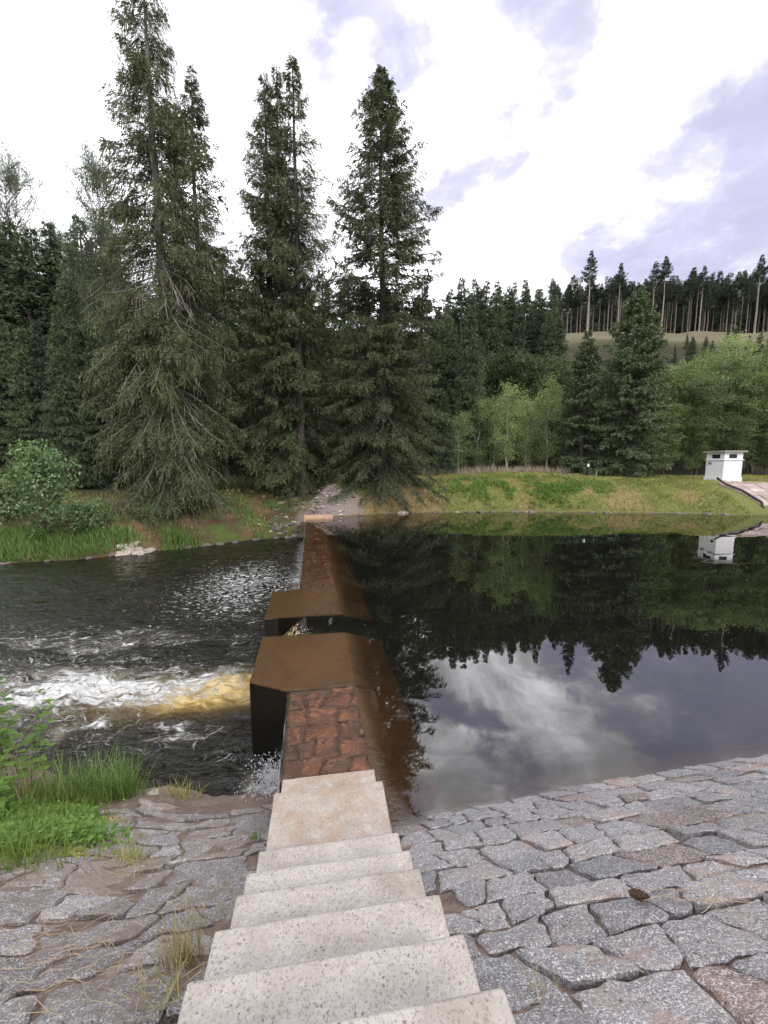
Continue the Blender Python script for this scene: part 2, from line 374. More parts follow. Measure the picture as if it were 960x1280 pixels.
lace = t.math('MULTIPLY', t.math('MAXIMUM', lace1, t.math('MULTIPLY', lace2, .8)), t.math('MULTIPLY', t.step(fo, .18, .55), t.step(fa, .36, .56)))
glint_flecks = t.step(t.math('ADD', fl, t.math('MULTIPLY', ch, .20)), .70, .76)  # sky glints on the chop, painted as white flecks in the colour
fm = t.math('MAXIMUM', t.math('MAXIMUM', plates, lace), glint_flecks, clamp=True)
body = t.mix(tn, (.007, .006, .0035), (.40, .24, .035))
lum = t.noise(t.scale(wp, (1.5, 4, 1)), 1.3, 6, .65)
body = t.mix(t.math('MULTIPLY', t.step(tn, .15, .6), t.step(lum, .36, .62)), body, (.60, .46, .20))
body = t.mix(t.math('MULTIPLY', t.step(fo, .35, .8), t.math('MULTIPLY', t.step(lum, .40, .60), .45)), body, (.45, .41, .31))
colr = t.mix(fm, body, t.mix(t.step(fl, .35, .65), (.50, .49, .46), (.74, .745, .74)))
rough = t.math('ADD', .03, t.math('MULTIPLY', fm, .55))
h2 = t.math('ADD', t.math('MULTIPLY', t.noise(t.scale(wp, (3.2, 9, 1)), 1.0, 5, .6, .7), .08), t.math('MULTIPLY', fm, t.math('MULTIPLY', fl, .06)))
h2 = t.math('ADD', h2, t.math('MULTIPLY', t.noise(t.scale(p, (9, 20, 1)), 1.0, 3, .6), t.math('ADD', .009, t.math('MULTIPLY', ch, .04))))
bmp = t.n('ShaderNodeBump', {'Height': h2, 'Strength': 1.0, 'Distance': 1.0})
surf(t, t.n('ShaderNodeBsdfPrincipled', {'Base Color': colr, 'Roughness': rough, 'IOR': 1.38, 'Normal': bmp}))
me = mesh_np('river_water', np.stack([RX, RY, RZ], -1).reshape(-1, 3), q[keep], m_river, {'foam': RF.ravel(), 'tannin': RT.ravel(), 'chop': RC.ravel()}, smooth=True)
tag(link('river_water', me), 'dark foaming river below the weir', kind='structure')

# falling water
m_fall, t = material('falling_water')
p = t.pos()
fa = t.noise(t.scale(p, (14, 14, 1.6)), 1.0, 5, .65, .4)
uu = t.attr('dens').outputs['Fac']
al = t.step(t.math('ADD', fa, t.math('MULTIPLY', uu, .42)), .60, .90)
df = t.n('ShaderNodeBsdfPrincipled', {'Base Color': t.mix(t.attr('tannin').outputs['Fac'], (.82, .84, .86), (.50, .36, .10)), 'Roughness': .35})
tr = t.n('ShaderNodeBsdfTransparent', {'Color': (.9, .88, .85)})
gl = t.n('ShaderNodeBsdfGlossy', {'Roughness': .05}); trg = t.n('ShaderNodeMixShader', {0: .03, 1: tr, 2: gl})
surf(t, t.n('ShaderNodeMixShader', {0: al, 1: trg, 2: df}))
def fall_sheet(s0, s1, t0, reach, zb, dens0, dens1, ns, tan=0.0, seed=1):
    ss = np.linspace(s0, s1, ns); us = np.linspace(0, 1, 16)
    V = []; D = []
    for s_ in ss:
        rr = reach * (.7 + .6 * vnoise(s_ * 5, 3.3, seed))
        for u in us:
            drop = u ** 1.5
            V.append(WS(s_, t0 - rr * u + .03 * (vnoise(s_ * 9, u * 5, seed) - .5), .004 + (zb - .004) * drop)); D.append(dens0 + (dens1 - dens0) * u)
    k = len(us); i = (np.arange(ns - 1)[:, None] * k + np.arange(k - 1)[None, :]).ravel()
    q = np.stack([i, i + 1, i + k + 1, i + k], 1)
    return mesh_np('waterfall', np.array(V), q, m_fall, {'dens': D, 'tannin': np.full(len(V), tan)}, smooth=True)
tag(link('waterfall', fall_sheet(4.0, 5.68, -.505, .16, ZD - .05, .05, .95, 60)), 'thin veil of white water falling beside the foot of the stairs', 'waterfall')
tag(link('waterfall', fall_sheet(10.75, 24.0, -.515, .16, ZD - .05, .05, .75, 200, seed=4)), 'long veil of water falling off the far half of the weir', 'waterfall')
# spray lumps thrown up where water plunges: small droplets
def spray(name, s0, s1, t0, t1, z0, z1, nn, sz, label):
    P = np.array([WS(rng.uniform(s0, s1), rng.normal((t0 + t1) / 2, abs(t1 - t0) / 3), z0 + (z1 - z0) * rng.random() ** 2.2) for _ in range(nn)])
    base = np.array([(0, 0, 1), (.94, 0, -.33), (-.47, .82, -.33), (-.47, -.82, -.33)])
    sc_ = sz * rng.uniform(.4, 1.2, nn)
    V = (P[:, None, :] + base[None] * sc_[:, None, None] * np.array([1, 1, 1.3])).reshape(-1, 3)
    T = (np.arange(nn)[:, None, None] * 4 + np.array([(0, 1, 2), (0, 2, 3), (0, 3, 1), (1, 3, 2)])[None]).reshape(-1, 3)
    tag(link(name, mesh_np(name, V, T, m_drop)), label, kind='stuff')
m_drop, t = material('spray_droplets')
surf(t, t.n('ShaderNodeBsdfPrincipled', {'Base Color': (.85, .87, .9), 'Roughness': .2}))
spray('spray', 4.1, 5.65, -.98, -.55, ZD, ZD + .34, 2600, .013, 'white spray where the near overflow hits the river')
spray('spray', 7.75, 8.6, -.5, -.05, -.6, -.1, 260, .014, 'white spray in the gap between the two concrete blocks')

# ================================================================== weir
def rock_mat(name, c0, c1, c2, scale, wet=.5, bump=.6, spk=None, edge=None, dark=0.0, bdist=.02):
    m, t = material(name); p = t.pos()
    oi = t.n('ShaderNodeObjectInfo').outputs['Random']
    a = t.noise(p, scale * .12, 5, .6, .5); b = t.noise(p, scale, 6, .7); f = t.noise(p, scale * 5, 3, .7)
    c = t.mix(t.step(a, .35, .65), c0, c1); c = t.mix(t.step(b, .5, .75), c, c2)
    c = t.mul(c, t.mix(oi, (.72, .72, .72), (1.22, 1.2, 1.18)))
    if spk:
        vs_ = t.n('ShaderNodeTexVoronoi', {'Vector': p, 'Scale': spk[0], 'Randomness': 1.0})
        cell = t.n('ShaderNodeSeparateColor', {0: vs_.outputs['Color']}).outputs[0]
        dk = t.math('MULTIPLY', t.step(cell, spk[1], spk[1] + .06), t.step(vs_.outputs['Distance'], .55, .30))
        c = t.mix(dk, c, spk[2])
        lt = t.step(cell, spk[3], spk[3] - .06); c = t.mix(t.math('MULTIPLY', lt, .8), c, spk[4])
    c = t.mul(c, t.mix(f, (.6, .6, .6), (1.4, 1.4, 1.4)))
    hh = t.math('ADD', t.math('MULTIPLY', b, .7), t.math('MULTIPLY', f, .35))
    bmp = t.n('ShaderNodeBump', {'Height': hh, 'Strength': bump, 'Distance': bdist})
    surf(t, t.n('ShaderNodeBsdfPrincipled', {'Base Color': c, 'Roughness': wet, 'Normal': bmp, 'Specular IOR Level': .4}))
    return m
m_algae = rock_mat('algae_concrete', (.155, .073, .015), (.10, .047, .010), (.19, .10, .026), 9, wet=.5, bump=.6)
m_crest = rock_mat('wet_red_stone', (.16, .066, .032), (.11, .048, .025), (.25, .10, .036), 12, wet=.22, bump=.8, bdist=.03)
m_joint = rock_mat('rusty_joint_fill', (.105, .050, .024), (.08, .038, .019), (.14, .064, .028), 12, wet=.5, bump=.6)
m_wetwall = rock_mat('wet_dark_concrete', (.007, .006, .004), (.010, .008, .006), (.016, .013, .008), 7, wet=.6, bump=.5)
weir = empty('weir', 'low brown concrete and stone weir crossing the river under a thin film of water', 'weir', tuple(ST(14, 0, -2)))
def prism(name, pts_bot, pts_top, mat):
    n = len(pts_top); V = list(pts_bot) + list(pts_top)
    Fs = [tuple(range(n - 1, -1, -1)), tuple(range(n, 2 * n))] + [(i, (i + 1) % n, (i + 1) % n + n, i + n) for i in range(n)]
    bm = bmesh.new(); vs = [bm.verts.new(v) for v in V]
    for f in Fs: bm.faces.new([vs[i] for i in f])
    bmesh.ops.triangulate(bm, faces=[f for f in bm.faces if len(f.verts) > 4])
    return bm_mesh(name, bm, mat)
off = -Vector(weir.location)
def wlink(name, me):
    me.transform(Matrix.Translation(off)); return link(name, me, weir)
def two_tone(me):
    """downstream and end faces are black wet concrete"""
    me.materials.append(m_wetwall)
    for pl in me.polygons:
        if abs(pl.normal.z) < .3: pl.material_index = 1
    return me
ZB = -2.6
def wall_strip(name, s0, s1):
    sec = [(-.50, -.050), (.46, -.045), (1.18, -.24), (1.22, -.30), (1.30, ZB), (-.48, ZB)]
    V = [WS(s0, a, b) for a, b in sec] + [WS(s1, a, b) for a, b in sec]; k = len(sec)
    Fs = [tuple(range(k)), tuple(range(2 * k - 1, k - 1, -1))] + [(i, i + k, (i + 1) % k + k, (i + 1) % k) for i in range(k)]
    bm = bmesh.new(); vs = [bm.verts.new(v) for v in V]
    for f in Fs: bm.faces.new([vs[i] for i in f])
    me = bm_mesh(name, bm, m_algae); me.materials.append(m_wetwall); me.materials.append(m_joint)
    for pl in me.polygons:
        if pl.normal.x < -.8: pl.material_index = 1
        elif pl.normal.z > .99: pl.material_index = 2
    return me
wlink('crest_wall', wall_strip('crest_wall', 2.6, 5.74)); wlink('crest_wall', wall_strip('crest_wall', 10.64, 26.5))
def block(s_near_in, s_near_out, s_far_out, s_far_in, tl):
    top = [WS(s_near_in, 1.18, -.24), WS(s_near_in, .46, -.020), WS(s_near_in, -.56, -.018), WS(s_near_out, tl, -.018), WS(s_far_out, tl, -.018), WS(s_far_in, -.56, -.018), WS(s_far_in, .46, -.020), WS(s_far_in, 1.18, -.24)]
    bot = [q.copy() for q in top]
    for q in bot: q[2] = ZB
    n = 8; V = bot + top
    Fs = [(n + 1, n + 2, n + 5, n + 6), (n + 2, n + 3, n + 4, n + 5), (n, n + 1, n + 6, n + 7)] + [(i, (i + 1) % n, (i + 1) % n + n, i + n) for i in range(n)]
    bm = bmesh.new(); vs = [bm.verts.new(v) for v in V]
    for f in Fs: bm.faces.new([vs[i] for i in f])
    bm.faces.new([vs[i] for i in range(n - 1, -1, -1)])
    bmesh.ops.bevel(bm, geom=[e for e in bm.edges if min(v.co.z for v in e.verts) > -.3 or abs(e.verts[0].co.z - e.verts[1].co.z) > 1], offset=.018, segments=2, profile=.5, affect='EDGES')
    return two_tone(bm_mesh('concrete_block', bm, m_algae))
ob = wlink('concrete_block', block(5.72, 6.04, NS0 - .02, NS0 - .02, -1.14)); ob['label'] = 'nearer concrete block of the weir, brown top and black wet face'
ob = wlink('concrete_block', block(NS1 + .02, NS1 + .02, 10.47, 10.70, -1.22)); ob['label'] = 'farther concrete block of the weir'
# sill in the notch
V = [WS(NS0 - .03, a, b) for a, b in [(1.2, -.9), (.2, -.55), (-.2, -.75), (-.9, ZD - .1), (-.9, ZB), (1.2, ZB)]]; V += [WS(NS1 + .03, a, b) for a, b in [(1.2, -.9), (.2, -.55), (-.2, -.75), (-.9, ZD - .1), (-.9, ZB), (1.2, ZB)]]
wlink('sill', pyd('sill', V, [(0, 1, 2, 3, 4, 5), (11, 10, 9, 8, 7, 6)] + [(i, i + 6, (i + 1) % 6 + 6, (i + 1) % 6) for i in range(6)], m_algae))
# cascade in the notch
ss = np.linspace(NS0 + .01, NS1 - .01, 30); us = np.linspace(0, 1, 26); V = []; D = []
for s_ in ss:
    e = (s_ - NS0) / (NS1 - NS0)
    for u in us:
        tt = .12 - .40 * e - (.70 + .15 * e) * u
        z = .004 - .85 * u ** 1.5 + .10 * (vnoise(s_ * 7, u * 9, 8) - .5) * u - .06 * (1 - (2 * e - 1) ** 2) * sstep(u, 0, .2)
        V.append(WS(s_, tt, z)); D.append(.05 + .62 * sstep(u, .1, .7))
k = 26; i = (np.arange(29)[:, None] * k + np.arange(k - 1)[None, :]).ravel()
tag(link('waterfall', mesh_np('waterfall', np.array(V), np.stack([i, i + 1, i + k + 1, i + k], 1), m_fall, {'dens': D, 'tannin': [.75] * len(V)}, smooth=True)), 'yellow-brown water sliding through the gap between the two concrete blocks', 'waterfall')

# ---- irregular stones: Voronoi cells of a jittered brick grid
def cells(u0, u1, v0, v1, du, dv, jit, seed):
    rg = random.Random(seed); pts = []
    nu = int((u1 - u0) / du) + 3; nv = int((v1 - v0) / dv) + 3
    for j in range(-1, nv):
        for i in range(-1, nu):
            pts.append((u0 + (i + .5 * (j % 2) + rg.uniform(-jit, jit)) * du, v0 + (j + rg.uniform(-jit, jit)) * dv))
    out = []
    A = np.array(pts)
    for a in range(len(pts)):
        px, py = pts[a]
        if not (u0 <= px <= u1 and v0 <= py <= v1): continue
        poly = [(px - 1.2 * du, py - 1.2 * dv), (px + 1.2 * du, py - 1.2 * dv), (px + 1.2 * du, py + 1.2 * dv), (px - 1.2 * du, py + 1.2 * dv)]
        d2 = ((A - A[a]) ** 2).sum(1); nb = np.argsort(d2)[1:14]
        for b in nb:
            mx_, my_ = (px + A[b, 0]) / 2, (py + A[b, 1]) / 2; nx_, ny_ = A[b, 0] - px, A[b, 1] - py
            new = []
            for k in range(len(poly)):
                p0, p1 = poly[k], poly[(k + 1) % len(poly)]
                s0 = (p0[0] - mx_) * nx_ + (p0[1] - my_) * ny_; s1 = (p1[0] - mx_) * nx_ + (p1[1] - my_) * ny_
                if s0 <= 0: new.append(p0)
                if s0 * s1 < 0:
                    f = s0 / (s0 - s1); new.append((p0[0] + f * (p1[0] - p0[0]), p0[1] + f * (p1[1] - p0[1])))
            poly = new
            if len(poly) < 3: break
        if len(poly) >= 3: out.append(poly)
    return out
def courses(u0, u1, v0, v1, du, dv, seed, wav=.28, slant=.32, tilt=0.0):
    """irregular four- and five-sided stones in wavy courses; joints are shared, corners scattered"""
    rg = random.Random(seed); out = []; v = v0; rows = []
    while v < v1 + dv: rows.append(v); v += dv * rg.uniform(.75, 1.3)
    def line(j, u): return rows[j] + dv * wav * 2 * (vnoise(u / du * .8 + j * 13.7, j * 3.1 + seed, seed) - .5) + tilt * u
    for j in range(len(rows) - 1):
        u = u0 - du * rg.random(); sl = rg.uniform(-slant, slant) * dv
        while u < u1:
            wd = du * rg.choice([.62, .8, .9, 1.0, 1.1, 1.3, 1.5]); s2 = rg.uniform(-slant, slant) * dv
            a0, a1, b0, b1 = u - sl, u + sl, u + wd - s2, u + wd + s2
            P = [(a0, line(j, a0)), ((a0 + b0) / 2, line(j, (a0 + b0) / 2)), (b0, line(j, b0)), (b1, line(j + 1, b1)), ((a1 + b1) / 2, line(j + 1, (a1 + b1) / 2)), (a1, line(j + 1, a1))]
            out.append([(float(x), float(y)) for x, y in P]); u += wd; sl = s2
    return out
def stone_mesh(poly, gap, hgt, rg, frame, mat, tilt=.03, rough=.008, bev=.014, sink=.05, seg=.07, round_=.12):
    """poly in (u,v); frame(u,v,h)->xyz"""
    P = np.array(poly); cen = P.mean(0)
    if len(P) < 3: return None
    pts = []
    for k in range(len(P)):
        a, b = P[k], P[(k + 1) % len(P)]; L = np.linalg.norm(b - a); m_ = max(1, int(round(L / seg)))
        for q in range(m_): pts.append(a + (b - a) * q / m_)
    pts = np.array(pts); out = []
    for k in range(len(pts)):
        q = pts[k] * (1 - round_) + (pts[k - 1] + pts[(k + 1) % len(pts)]) / 2 * round_
        d = cen - q; L = np.linalg.norm(d) + 1e-6
        out.append(q + d / L * (gap + rg.gauss(0, rough)))
    pts = np.array(out); n = len(pts)
    if n < 4: return None
    tu, tv = rg.gauss(0, tilt), rg.gauss(0, tilt)
    def top(q, h): return h + (q[0] - cen[0]) * tu + (q[1] - cen[1]) * tv
    V = []
    rings = [(0, -sink), (0, hgt - bev * .8), (bev, hgt), (.45, hgt + .002)]
    for ri, (ins, hh) in enumerate(rings):
        for q in pts:
            d = cen - q; L = np.linalg.norm(d) + 1e-6
            qq = q + d * ins if ri == 3 else q + d / L * ins
            z = hh if ri == 0 else top(qq, hh) + rg.gauss(0, rough * .45)
            V.append(frame(qq[0], qq[1], z))
    V.append(frame(cen[0], cen[1], top(cen, hgt + .002)))
    Fs = []
    for r_ in range(3):
        for k in range(n): Fs.append((r_ * n + k, r_ * n + (k + 1) % n, (r_ + 1) * n + (k + 1) % n, (r_ + 1) * n + k))
    for k in range(n): Fs.append((3 * n + k, 3 * n + (k + 1) % n, 4 * n))
    return V, Fs
def lay_stones(polys, parent, base, mat, gap, hgt, seed, frame, **kw):
    rg = random.Random(seed); cnt = 0
    for poly in polys:
        r = stone_mesh(poly, gap * rg.uniform(.7, 1.5), hgt * rg.uniform(.3, 1.7), rg, frame, mat, **kw)
        if not r: continue
        V, Fs = r; V = np.array(V) + np.array(base)
        o = V.mean(0)
        me = pyd('stone', V - o, Fs, mat if not isinstance(mat, list) else rg.choice(mat))
        bm = bmesh.new(); bm.from_mesh(me); bmesh.ops.recalc_face_normals(bm, faces=bm.faces); bm.to_mesh(me); bm.free()
        link('stone', me, parent, tuple(o)); cnt += 1
    return cnt
wb = np.array(off)
fr_w = lambda u, v, h: WS(v, u, h)
c1 = courses(-.5, .43, 3.7, 5.5, .31, .30, 3, .15, .15)
c1 = [[(min(max(a, -.515), .45), min(max(b, 3.6), 5.72)) for a, b in p] for p in c1]
lay_stones(c1, weir, wb, m_crest, .006, -.003, 5, fr_w, tilt=.055, rough=.012, bev=.035, sink=.08)
c2 = courses(-.5, .43, 10.75, 24.4, .36, .40, 4, .15, .15)
c2 = [[(min(max(a, -.515), .45), min(max(b, 10.72), 24.7)) for a, b in p] for p in c2]
lay_stones(c2, weir, wb, m_crest, .006, -.014, 6, fr_w, tilt=.03, rough=.008, bev=.03, sink=.08)
m_slab = rock_mat('pale_sandstone', (.50, .33, .22), (.42, .27, .18), (.55, .40, .30), 10, wet=.8, bump=.4)
bm = bmesh.new(); add_box(bm, (0, 0, 0), (1.75, .95, .34), 0, .03)
me = bm_mesh('end_slab', bm, m_slab); me.transform(Matrix.Translation(Vector(WS(25.1, .2, .0)) + off) @ Matrix.Rotation(AX, 4, 'Z'))
link('end_slab', me, weir)

# ================================================================== stairs
m_step, t = material('speckled_step_stone')
p = t.pos()
big = t.noise(p, 3.5, 5, .6); fine = t.noise(p, 55, 4, .7); mid = t.noise(p, 17, 5, .65)
v1 = t.n('ShaderNodeTexVoronoi', {'Vector': t.n('ShaderNodeVectorMath', {0: p, 1: t.scale(t.n('ShaderNodeTexNoise', {'Vector': p, 'Scale': 110.0, 'Detail': 3}).outputs['Color'], (.022, .022, .022))}, operation='ADD').outputs[0], 'Scale': 88.0})
ce = t.n('ShaderNodeSeparateColor', {0: v1.outputs['Color']})
dk = t.math('MULTIPLY', t.math('MULTIPLY', t.step(ce.outputs[0], .80, .88), t.step(v1.outputs['Distance'], .55, .25)), t.step(mid, .36, .56))
v2 = t.n('ShaderNodeTexVoronoi', {'Vector': p, 'Scale': 190.0}); c2_ = t.n('ShaderNodeSeparateColor', {0: v2.outputs['Color']})
dk2 = t.math('MULTIPLY', t.step(c2_.outputs[1], .82, .88), .5)
c = t.mix(t.step(big, .35, .65), (.355, .32, .29), (.41, .375, .345))
c = t.mix(t.math('MULTIPLY', t.step(mid, .5, .7), .5), c, (.48, .44, .40))
c = t.mul(c, t.mix(fine, (.72, .72, .72), (1.28, 1.28, 1.28)))
st_ = t.noise(p, 2.2, 6, .7, .6); c = t.mix(t.math('MULTIPLY', t.step(st_, .48, .72), .7), c, (.26, .22, .185))
sz_ = t.n('ShaderNodeSeparateXYZ', {0: p}).outputs[2]
rust = t.math('MULTIPLY', t.step(sz_, .62, .25), t.step(t.noise(p, 5, 5, .7), .36, .66))
c = t.mix(t.math('MULTIPLY', rust, .7), c, (.30, .19, .11))
c = t.mix(t.math('MULTIPLY', t.math('MAXIMUM', dk, dk2), .85), c, (.12, .10, .09))
bmp = t.n('ShaderNodeBump', {'Height': t.math('ADD', fine, t.math('MULTIPLY', dk, -.4)), 'Strength': .35, 'Distance': .006})
surf(t, t.n('ShaderNodeBsdfPrincipled', {'Base Color': c, 'Roughness': .85, 'Normal': bmp, 'Specular IOR Level': .25}))
stairs = empty('stone_stairs', 'flight of pale speckled stone steps going down the bank to the weir', 'stairs', tuple(ST(2, 0, 0)))
SN = [(.62, 2.02), (.945, 1.78), (1.265, 1.54), (1.60, 1.305), (1.95, 1.055), (2.23, .87), (2.62, .605), (3.395, .365), (3.88, .09)]
def step_mesh(s0, s1, z, hh, hw, seed):
    rg = random.Random(seed); bm = bmesh.new()
    bmesh.ops.create_cube(bm, size=1, matrix=Matrix.Translation((0, (s0 + s1) / 2, z - hh / 2)) @ Matrix.Diagonal((2 * hw, s1 - s0, hh, 1)))
    tope = [e for e in bm.edges if all(v.co.z > z - .01 for v in e.verts)] + [e for e in bm.edges if abs(e.verts[0].co.z - e.verts[1].co.z) > .1]
    bmesh.ops.bevel(bm, geom=tope, offset=.013, segments=2, profile=.55, affect='EDGES')
    bmesh.ops.subdivide_edges(bm, edges=[e for e in bm.edges if e.calc_length() > .25], cuts=9, use_grid_fill=True)
    for v in bm.verts:
        q = v.co * 9; n_ = mnoise.noise(q + Vector((seed * 3.1, 0, 0))); n3 = mnoise.noise(v.co * 31)
        edge = max(0, 1 - min(abs(abs(v.co.x) - hw), abs(v.co.y - s1)) / .05)
        v.co += Vector((0, -1, -.8)) * max(0, n_ * .5 + n3 * .8) * .0055 * edge if v.co.y > s1 - .06 else Vector((-np.sign(v.co.x), 0, -.5)) * max(0, n_ * .5 + n3 * .8) * .0055 * edge
        v.co.z += .0015 * mnoise.noise(v.co * 4)
    for v in bm.verts:
        q = ST(v.co.y, v.co.x, v.co.z); v.co = Vector(q) - stairs.location
    return bm_mesh('step', bm, m_step, smooth=True)
for i in range(1, len(SN)):
    s1, z = SN[i]; s0 = SN[i - 1][0] - .12; hw = .5 if i < 8 else .475
    link('step', step_mesh(s0 if i > 1 else .3, s1, z, .50, hw + random.uniform(-.006, .006), i), stairs)

# ================================================================== paved banks
def granite(name, c0, c1, c2, warm, wthr=0.0):
    m, t = material(name); p = t.pos(); oi = t.n('ShaderNodeObjectInfo').outputs['Random']
    a = t.noise(p, 2.3, 5, .6, .5); b = t.noise(p, 13, 6, .7); f = t.noise(p, 90, 3, .75)
    c = t.mix(t.step(a, .35, .65), c0, c1); c = t.mix(t.step(b, .42, .72), c, c2)
    sp1 = t.noise(p, 95, 3, .8, .6); sp2 = t.noise(t.scale(p, (1.3, 1.1, 1.2)), 140, 2, .8, .4)
    c = t.mix(t.math('MULTIPLY', t.step(sp1, .50, .60), .85), c, (.64, .64, .67))
    c = t.mix(t.math('MULTIPLY', t.step(sp2, .49, .39), .80), c, (.05, .048, .052))
    # ochre dust washed on to some stones and along patches
    c = t.mix(t.math('MULTIPLY', t.step(t.math('ADD', t.noise(p, 4.5, 6, .7), t.math('MULTIPLY', oi, .13)), .60 - wthr, .80 - wthr), .75), c, warm)
    c = t.mul(c, t.mix(oi, (.78, .78, .79), (1.18, 1.17, 1.16)))
    hh = t.math('ADD', t.math('MULTIPLY', b, .8), t.math('MULTIPLY', f, .30))
    bmp = t.n('ShaderNodeBump', {'Height': hh, 'Strength': .9, 'Distance': .028})
    surf(t, t.n('ShaderNodeBsdfPrincipled', {'Base Color': c, 'Roughness': .8, 'Normal': bmp, 'Specular IOR Level': .35}))
    return m
g_grey = granite('grey_granite', (.205, .19, .19), (.265, .245, .245), (.33, .31, .31), (.31, .235, .20))
g_blue = granite('bluish_granite', (.185, .175, .183), (.235, .225, .232), (.31, .30, .308), (.30, .23, .195))
g_red = granite('reddish_granite', (.20, .145, .125), (.25, .18, .155), (.31, .24, .21), (.26, .16, .12))
g_old = granite('weathered_granite', wthr=.12, c0=(.165, .145, .13), c1=(.225, .20, .185), c2=(.33, .315, .31), warm=(.19, .145, .115))
m_mortar = rock_mat('sandy_mortar', (.33, .24, .20), (.22, .155, .125), (.42, .33, .29), 22, wet=.95, bump=1.0, bdist=.03)
m_soil = rock_mat('dark_soil', (.12, .088, .072), (.17, .13, .105), (.26, .21, .185), 14, wet=.95, bump=.9, bdist=.02)
def bed(name, ua, va, fn, mat, amp, seed):
    U, Vv = np.meshgrid(ua, va); Z = fn(Vv, U) - .012 + amp * (fbm(U * 7, Vv * 7, seed) - .5)
    P = U[..., None] * np.append(ET, 0) + Vv[..., None] * np.append(ES, 0); P[..., 2] = np.minimum(Z, 2.08)
    nx = len(ua); i = (np.arange(len(va) - 1)[:, None] * nx + np.arange(nx - 1)[None, :]).ravel()
    return mesh_np(name, P.reshape(-1, 3), np.stack([i, i + 1, i + nx + 1, i + nx], 1), mat, smooth=True)
fr_r = lambda u, v, h: ST(v, u, min(float(bank_r(v, u)), 2.09) + h * .8)
pb = link('paved_bank', bed('paved_bank', np.arange(.49, 9.6, .07), np.arange(.2, 4.3, .07), bank_r, m_mortar, .05, 81)); tag(pb, 'sloping bank paved with grey granite to the right of the stairs', kind='structure')
cr = courses(.52, 6.9, .55, 3.30, .275, .24, 12, .20, .24)
def front(p):
    cx = sum(q[0] for q in p) / len(p); cyy = sum(q[1] for q in p) / len(p); return cyy < 3.33 + .065 * (cx - .6) and .5 < cx < 7.3
cr = [[(max(a, .508), b) for a, b in p] for p in cr if front(p)]
nr = lay_stones(cr, pb, (0, 0, 0), [g_grey, g_grey, g_blue, g_blue, g_grey, g_grey, g_blue, g_blue, g_grey, g_grey, g_red], (.008), .020, 21, fr_r, tilt=.045, rough=.009, seg=.05, round_=.2)
fr_l = lambda u, v, h: ST(v, u, min(float(bank_l(v, u)), 2.09) + h * .8)
lb = link('paved_bank', bed('paved_bank', np.append(np.arange(-9.0, -.50, .07), -.49), np.arange(.2, 7.6, .07), bank_l, m_soil, .075, 91)); tag(lb, 'older sloping bank of weathered stones left of the stairs', kind='structure')
cl_ = courses(-4.9, -.52, .55, 4.9, .38, .29, 14, .3, .34)
cl_ = [[(min(a, -.51), b) for a, b in p] for p in cl_]
def keepl(p):
    cx = sum(q[0] for q in p) / len(p); cyy = sum(q[1] for q in p) / len(p)
    return cyy < 3.28 + 1.25 + .3 * max(0, -3.2 - cx) and cx < -.55
cl_ = [p for p in cl_ if keepl(p)]
nl = lay_stones(cl_, lb, (0, 0, 0), [g_old, g_old, g_old, g_old, g_old, g_grey], (.014), .010, 31, fr_l, tilt=.10, rough=.013, seg=.06)
print('stones', nr, nl, len(c1), len(c2))

# ================================================================== vegetation
def foliage(name, ca, cb, var=.35, transl=.25, rough=.6):
    m, t = material(name)
    ti = t.attr('tint').outputs['Fac']; oi = t.n('ShaderNodeObjectInfo').outputs['Random']
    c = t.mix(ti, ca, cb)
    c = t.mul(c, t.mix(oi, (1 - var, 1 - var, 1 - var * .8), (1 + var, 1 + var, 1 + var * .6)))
    pr = t.n('ShaderNodeBsdfPrincipled', {'Base Color': c, 'Roughness': rough, 'Specular IOR Level': .25})
    tl = t.n('ShaderNodeBsdfTranslucent', {'Color': t.mul(c, (1.3, 1.35, .7))})
    surf(t, t.n('ShaderNodeMixShader', {0: transl, 1: pr, 2: tl})); return m
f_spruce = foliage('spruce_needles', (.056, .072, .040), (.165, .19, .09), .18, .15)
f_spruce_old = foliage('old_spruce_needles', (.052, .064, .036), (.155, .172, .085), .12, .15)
f_forest = foliage('forest_needles', (.060, .084, .052), (.150, .190, .10), .30, .12)
f_pine = foliage('pine_needles', (.030, .046, .032), (.065, .085, .048), .25, .1)
f_birch = foliage('birch_leaves', (.21, .275, .13), (.38, .45, .23), .12, .4)
f_decid = foliage('broad_leaves', (.10, .145, .068), (.25, .305, .155), .25, .38)
f_slope = foliage('slope_leaves', (.05, .075, .036), (.115, .15, .072), .25, .2)
f_airy = foliage('airy_leaves', (.06, .085, .05), (.12, .15, .09), .15, .15)
f_shrub = foliage('shrub_leaves', (.07, .13, .055), (.26, .35, .19), .1, .32)
f_grass = foliage('grass_blades', (.18, .20, .06), (.38, .37, .14), .05, .3)
f_dry = foliage('dry_grass', (.23, .19, .09), (.42, .36, .19), .1, .25)
f_lush = foliage('lush_grass', (.085, .15, .04), (.21, .32, .10), .05, .35)
def bark(name, a, b, sc_=6):
    m, t = material(name); p = t.n('ShaderNodeTexCoord').outputs['Object']
    n_ = t.noise(t.scale(p, (sc_, sc_, sc_ * .25)), 1.0, 5, .7)
    bm_ = t.n('ShaderNodeBump', {'Height': n_, 'Strength': .8, 'Distance': .04})
    surf(t, t.n('ShaderNodeBsdfPrincipled', {'Base Color': t.mix(t.step(n_, .35, .65), a, b), 'Roughness': .9, 'Normal': bm_})); return m
b_spruce = bark('spruce_bark', (.06, .048, .038), (.11, .092, .078))
b_old = bark('grey_spruce_bark', (.14, .125, .11), (.27, .25, .225))
b_pine = bark('pale_pine_bark', (.20, .155, .125), (.33, .28, .245), 3)
b_birch = bark('birch_bark', (.55, .54, .50), (.16, .15, .14), 5)
b_dark = bark('brown_bark', (.06, .05, .04), (.12, .10, .08))

